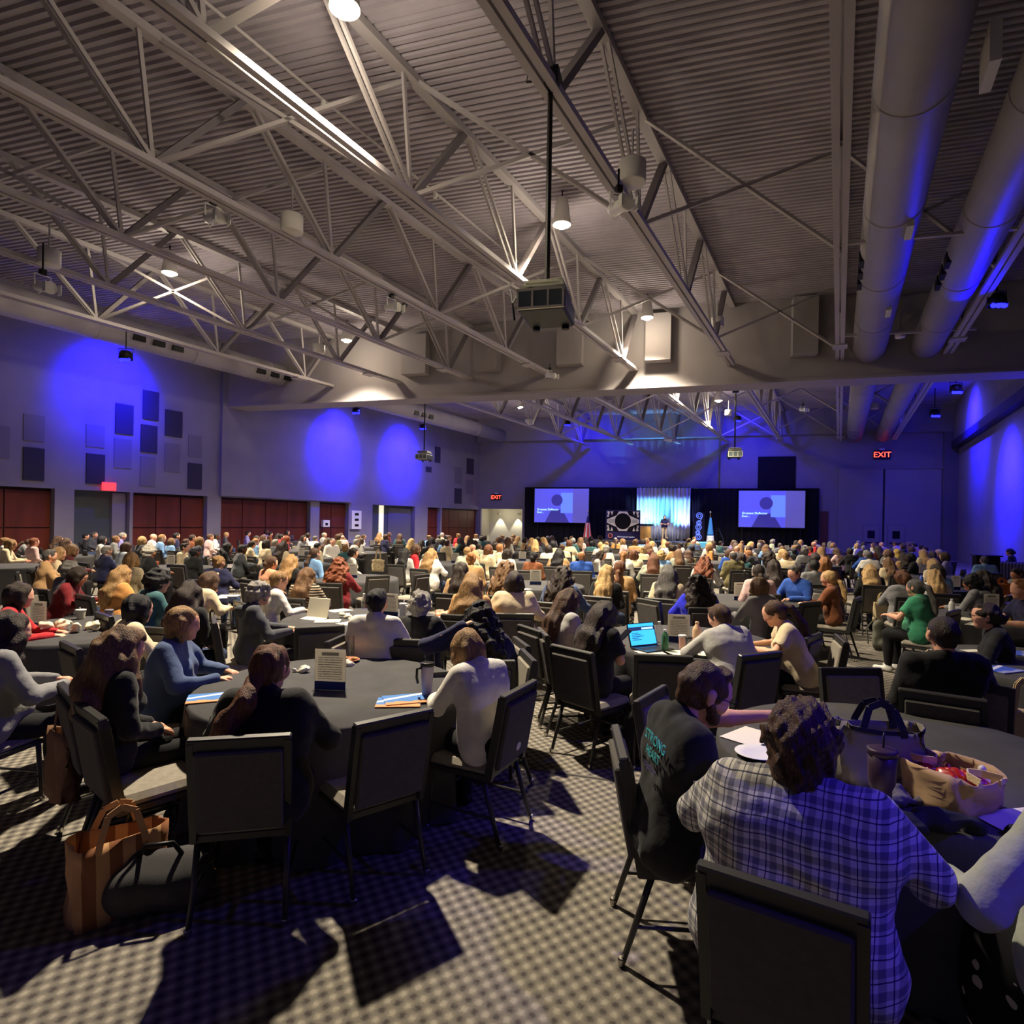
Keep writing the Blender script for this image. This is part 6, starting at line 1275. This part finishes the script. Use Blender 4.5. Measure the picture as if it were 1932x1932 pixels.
for (x, y, ang, pose, hair, hc_, tc_, px, sc) in PEOPLE:
    base = '%s, %s %s' % (desc(hair, hc_, tc_), row(y), landmark(px)); cnt[base] = cnt.get(base, 0)+1
    sk = 'light' if rr.random() < .86 else ('tan' if rr.random() < .6 else 'dark')
    if hc_ == 'black' and rr.random() < .4: sk = 'dark'
    bot = rr.randrange(3)
    if y < 15.5: mid_person(x, y, ang, pose, hair, hc_, tc_, base, sk, sc, 'seated audience', bot)
    else: far_person(x, y, ang, pose, hair, hc_, tc_, base, sk, sc, 'seated audience', bot)
    if len(CHAIRS) < 300:
        chair(x-.03*math.sin(math.radians(ang)), y-.03*math.cos(math.radians(ang)), ang, uniq('chair under the %s' % base), 'banquet chairs', y > 11)
_by = {}
for o in sorted([o for o in COL.objects if o.get('category') == 'table' and o.name.startswith('round_table')], key=lambda o: o.location.y): _by.setdefault(o['label'], []).append(o)
for l, os_ in _by.items():
    if len(os_) > 1:
        for k, o in enumerate(os_): o['label'] = l+', '+('nearest', 'second nearest', 'third nearest', 'fourth nearest', 'fifth nearest', 'sixth nearest')[k]
EMPTY.sort(key=lambda e: e[1])
for (x, y, at) in EMPTY:
    if len(CHAIRS) >= 300: break
    chair(x, y, at, uniq('empty grey chair at a table in the %s %s' % (row(y), landmark(966+FPX*x/y))), 'banquet chairs', y > 11)
for (px, py, a) in SIGNS:
    x, y = G(px, py, .757)
    tx, ty = min(TABLES, key=lambda t_: math.hypot(x-t_[0], y-t_[1])); d = math.hypot(x-tx, y-ty)
    if d > .75: x, y = tx+(x-tx)*.75/d, ty+(y-ty)*.75/d
    sign(0, 0, a+rr.uniform(-12, 12), uniq('clear sign holder with a printed sheet on a %s table %s' % (row(y).rstrip('s').replace('row', 'row'), landmark(px))), xy=(x, y))
# couch and a dark lectern box by the right wall, and the people there
x, y = G(1703 and 1705, 1072, 0)
q = MB(); px0 = G(1858, 1075, 0)
def wallgroup():
    x, z = HT(1860, 1065, 19.5); t = thing('lectern', 'black lectern box standing by the blue wall', 'lectern', (x, 19.5, 0), -.4); MB().box((0, 0, .55), (.62, .5, 1.1), bev=.03).obj('body', DRAPE, t); MB().box((0, 0, 1.12), (.72, .6, .05), bev=.01).obj('top', BLACK, t)
    x, z = HT(1912, 1065, 20.5); t = thing('sofa', 'dark striped sofa against the blue wall', 'sofa', (x, 20.5, 0), -1.0); SF = striped('sofa_stripe', (44, 40, 52), (92, 88, 104), .09, 0)
    MB().box((0, 0, .25), (1.9, .85, .3), bev=.05).obj('base', SF, t); MB().box((0, -.35, .6), (1.9, .22, .6), bev=.06).obj('backrest', SF, t)
    for s in (-1, 1): MB().box((s*.9, 0, .45), (.2, .85, .4), bev=.05).obj('armrest', SF, t)
    for s in (-1, 1): MB().box((s*.42, .05, .46), (.8, .7, .14), bev=.05).obj('cushion', SF, t)
    person(x-.1, 20.4, -40, 'person in black with a dark bun seated on the sofa by the blue wall', Fig(6, arms=('lap', 'lap')), 'bunlow', 'black', _cm('black'), h=.02)
wallgroup()
# the speaker on stage
A = St(1253, 1000, 2.6)
person(A.x, A.y, 186, 'man in a dark shirt and khaki trousers speaking on the stage', Fig(2, hp=2, fem=False, stand=True, sw=1.12, sleeve='short', arms=(((-.25, .1, 1.12), (-.05, .26, 1.12)), ((.25, .1, 1.12), (.05, .26, 1.14)))), 'short', 'dbrown', _cm('navy'), mat('khaki', (206, 176, 130), .9), h=.014, z=STZ, sc=1.02, beard='dbrown')
# ---------------------------------------------------------------- flat lettering becomes plain meshes
bpy.context.view_layer.update(); dg = bpy.context.evaluated_depsgraph_get()
for o in [o for o in COL.objects if o.type == 'FONT']:
    me = bpy.data.meshes.new_from_object(o.evaluated_get(dg)); n = bpy.data.objects.new(o.name+'_', me); nm = o.name
    n.parent = o.parent; n.matrix_local = o.matrix_local; COL.objects.link(n); lab = o.get('label'); bpy.data.objects.remove(o); n.name = nm
    if lab: n['label'] = lab
_by = {}
for o in COL.objects:
    if o.get('category') in ('person', 'chair', 'sign') and o.parent is None: _by.setdefault(o['label'], []).append(o)
for l, os_ in _by.items():
    if len(os_) > 1:
        for k, o in enumerate(sorted(os_, key=lambda o: o.location.length)):
            s_ = l+', '+('nearest', 'second nearest', 'third nearest', 'fourth nearest', 'fifth nearest', 'sixth nearest', 'seventh nearest')[min(k, 6)]
            if len(s_.split()) > 16: s_ = s_.replace(' the ', ' ')
            if len(s_.split()) <= 16: o['label'] = s_
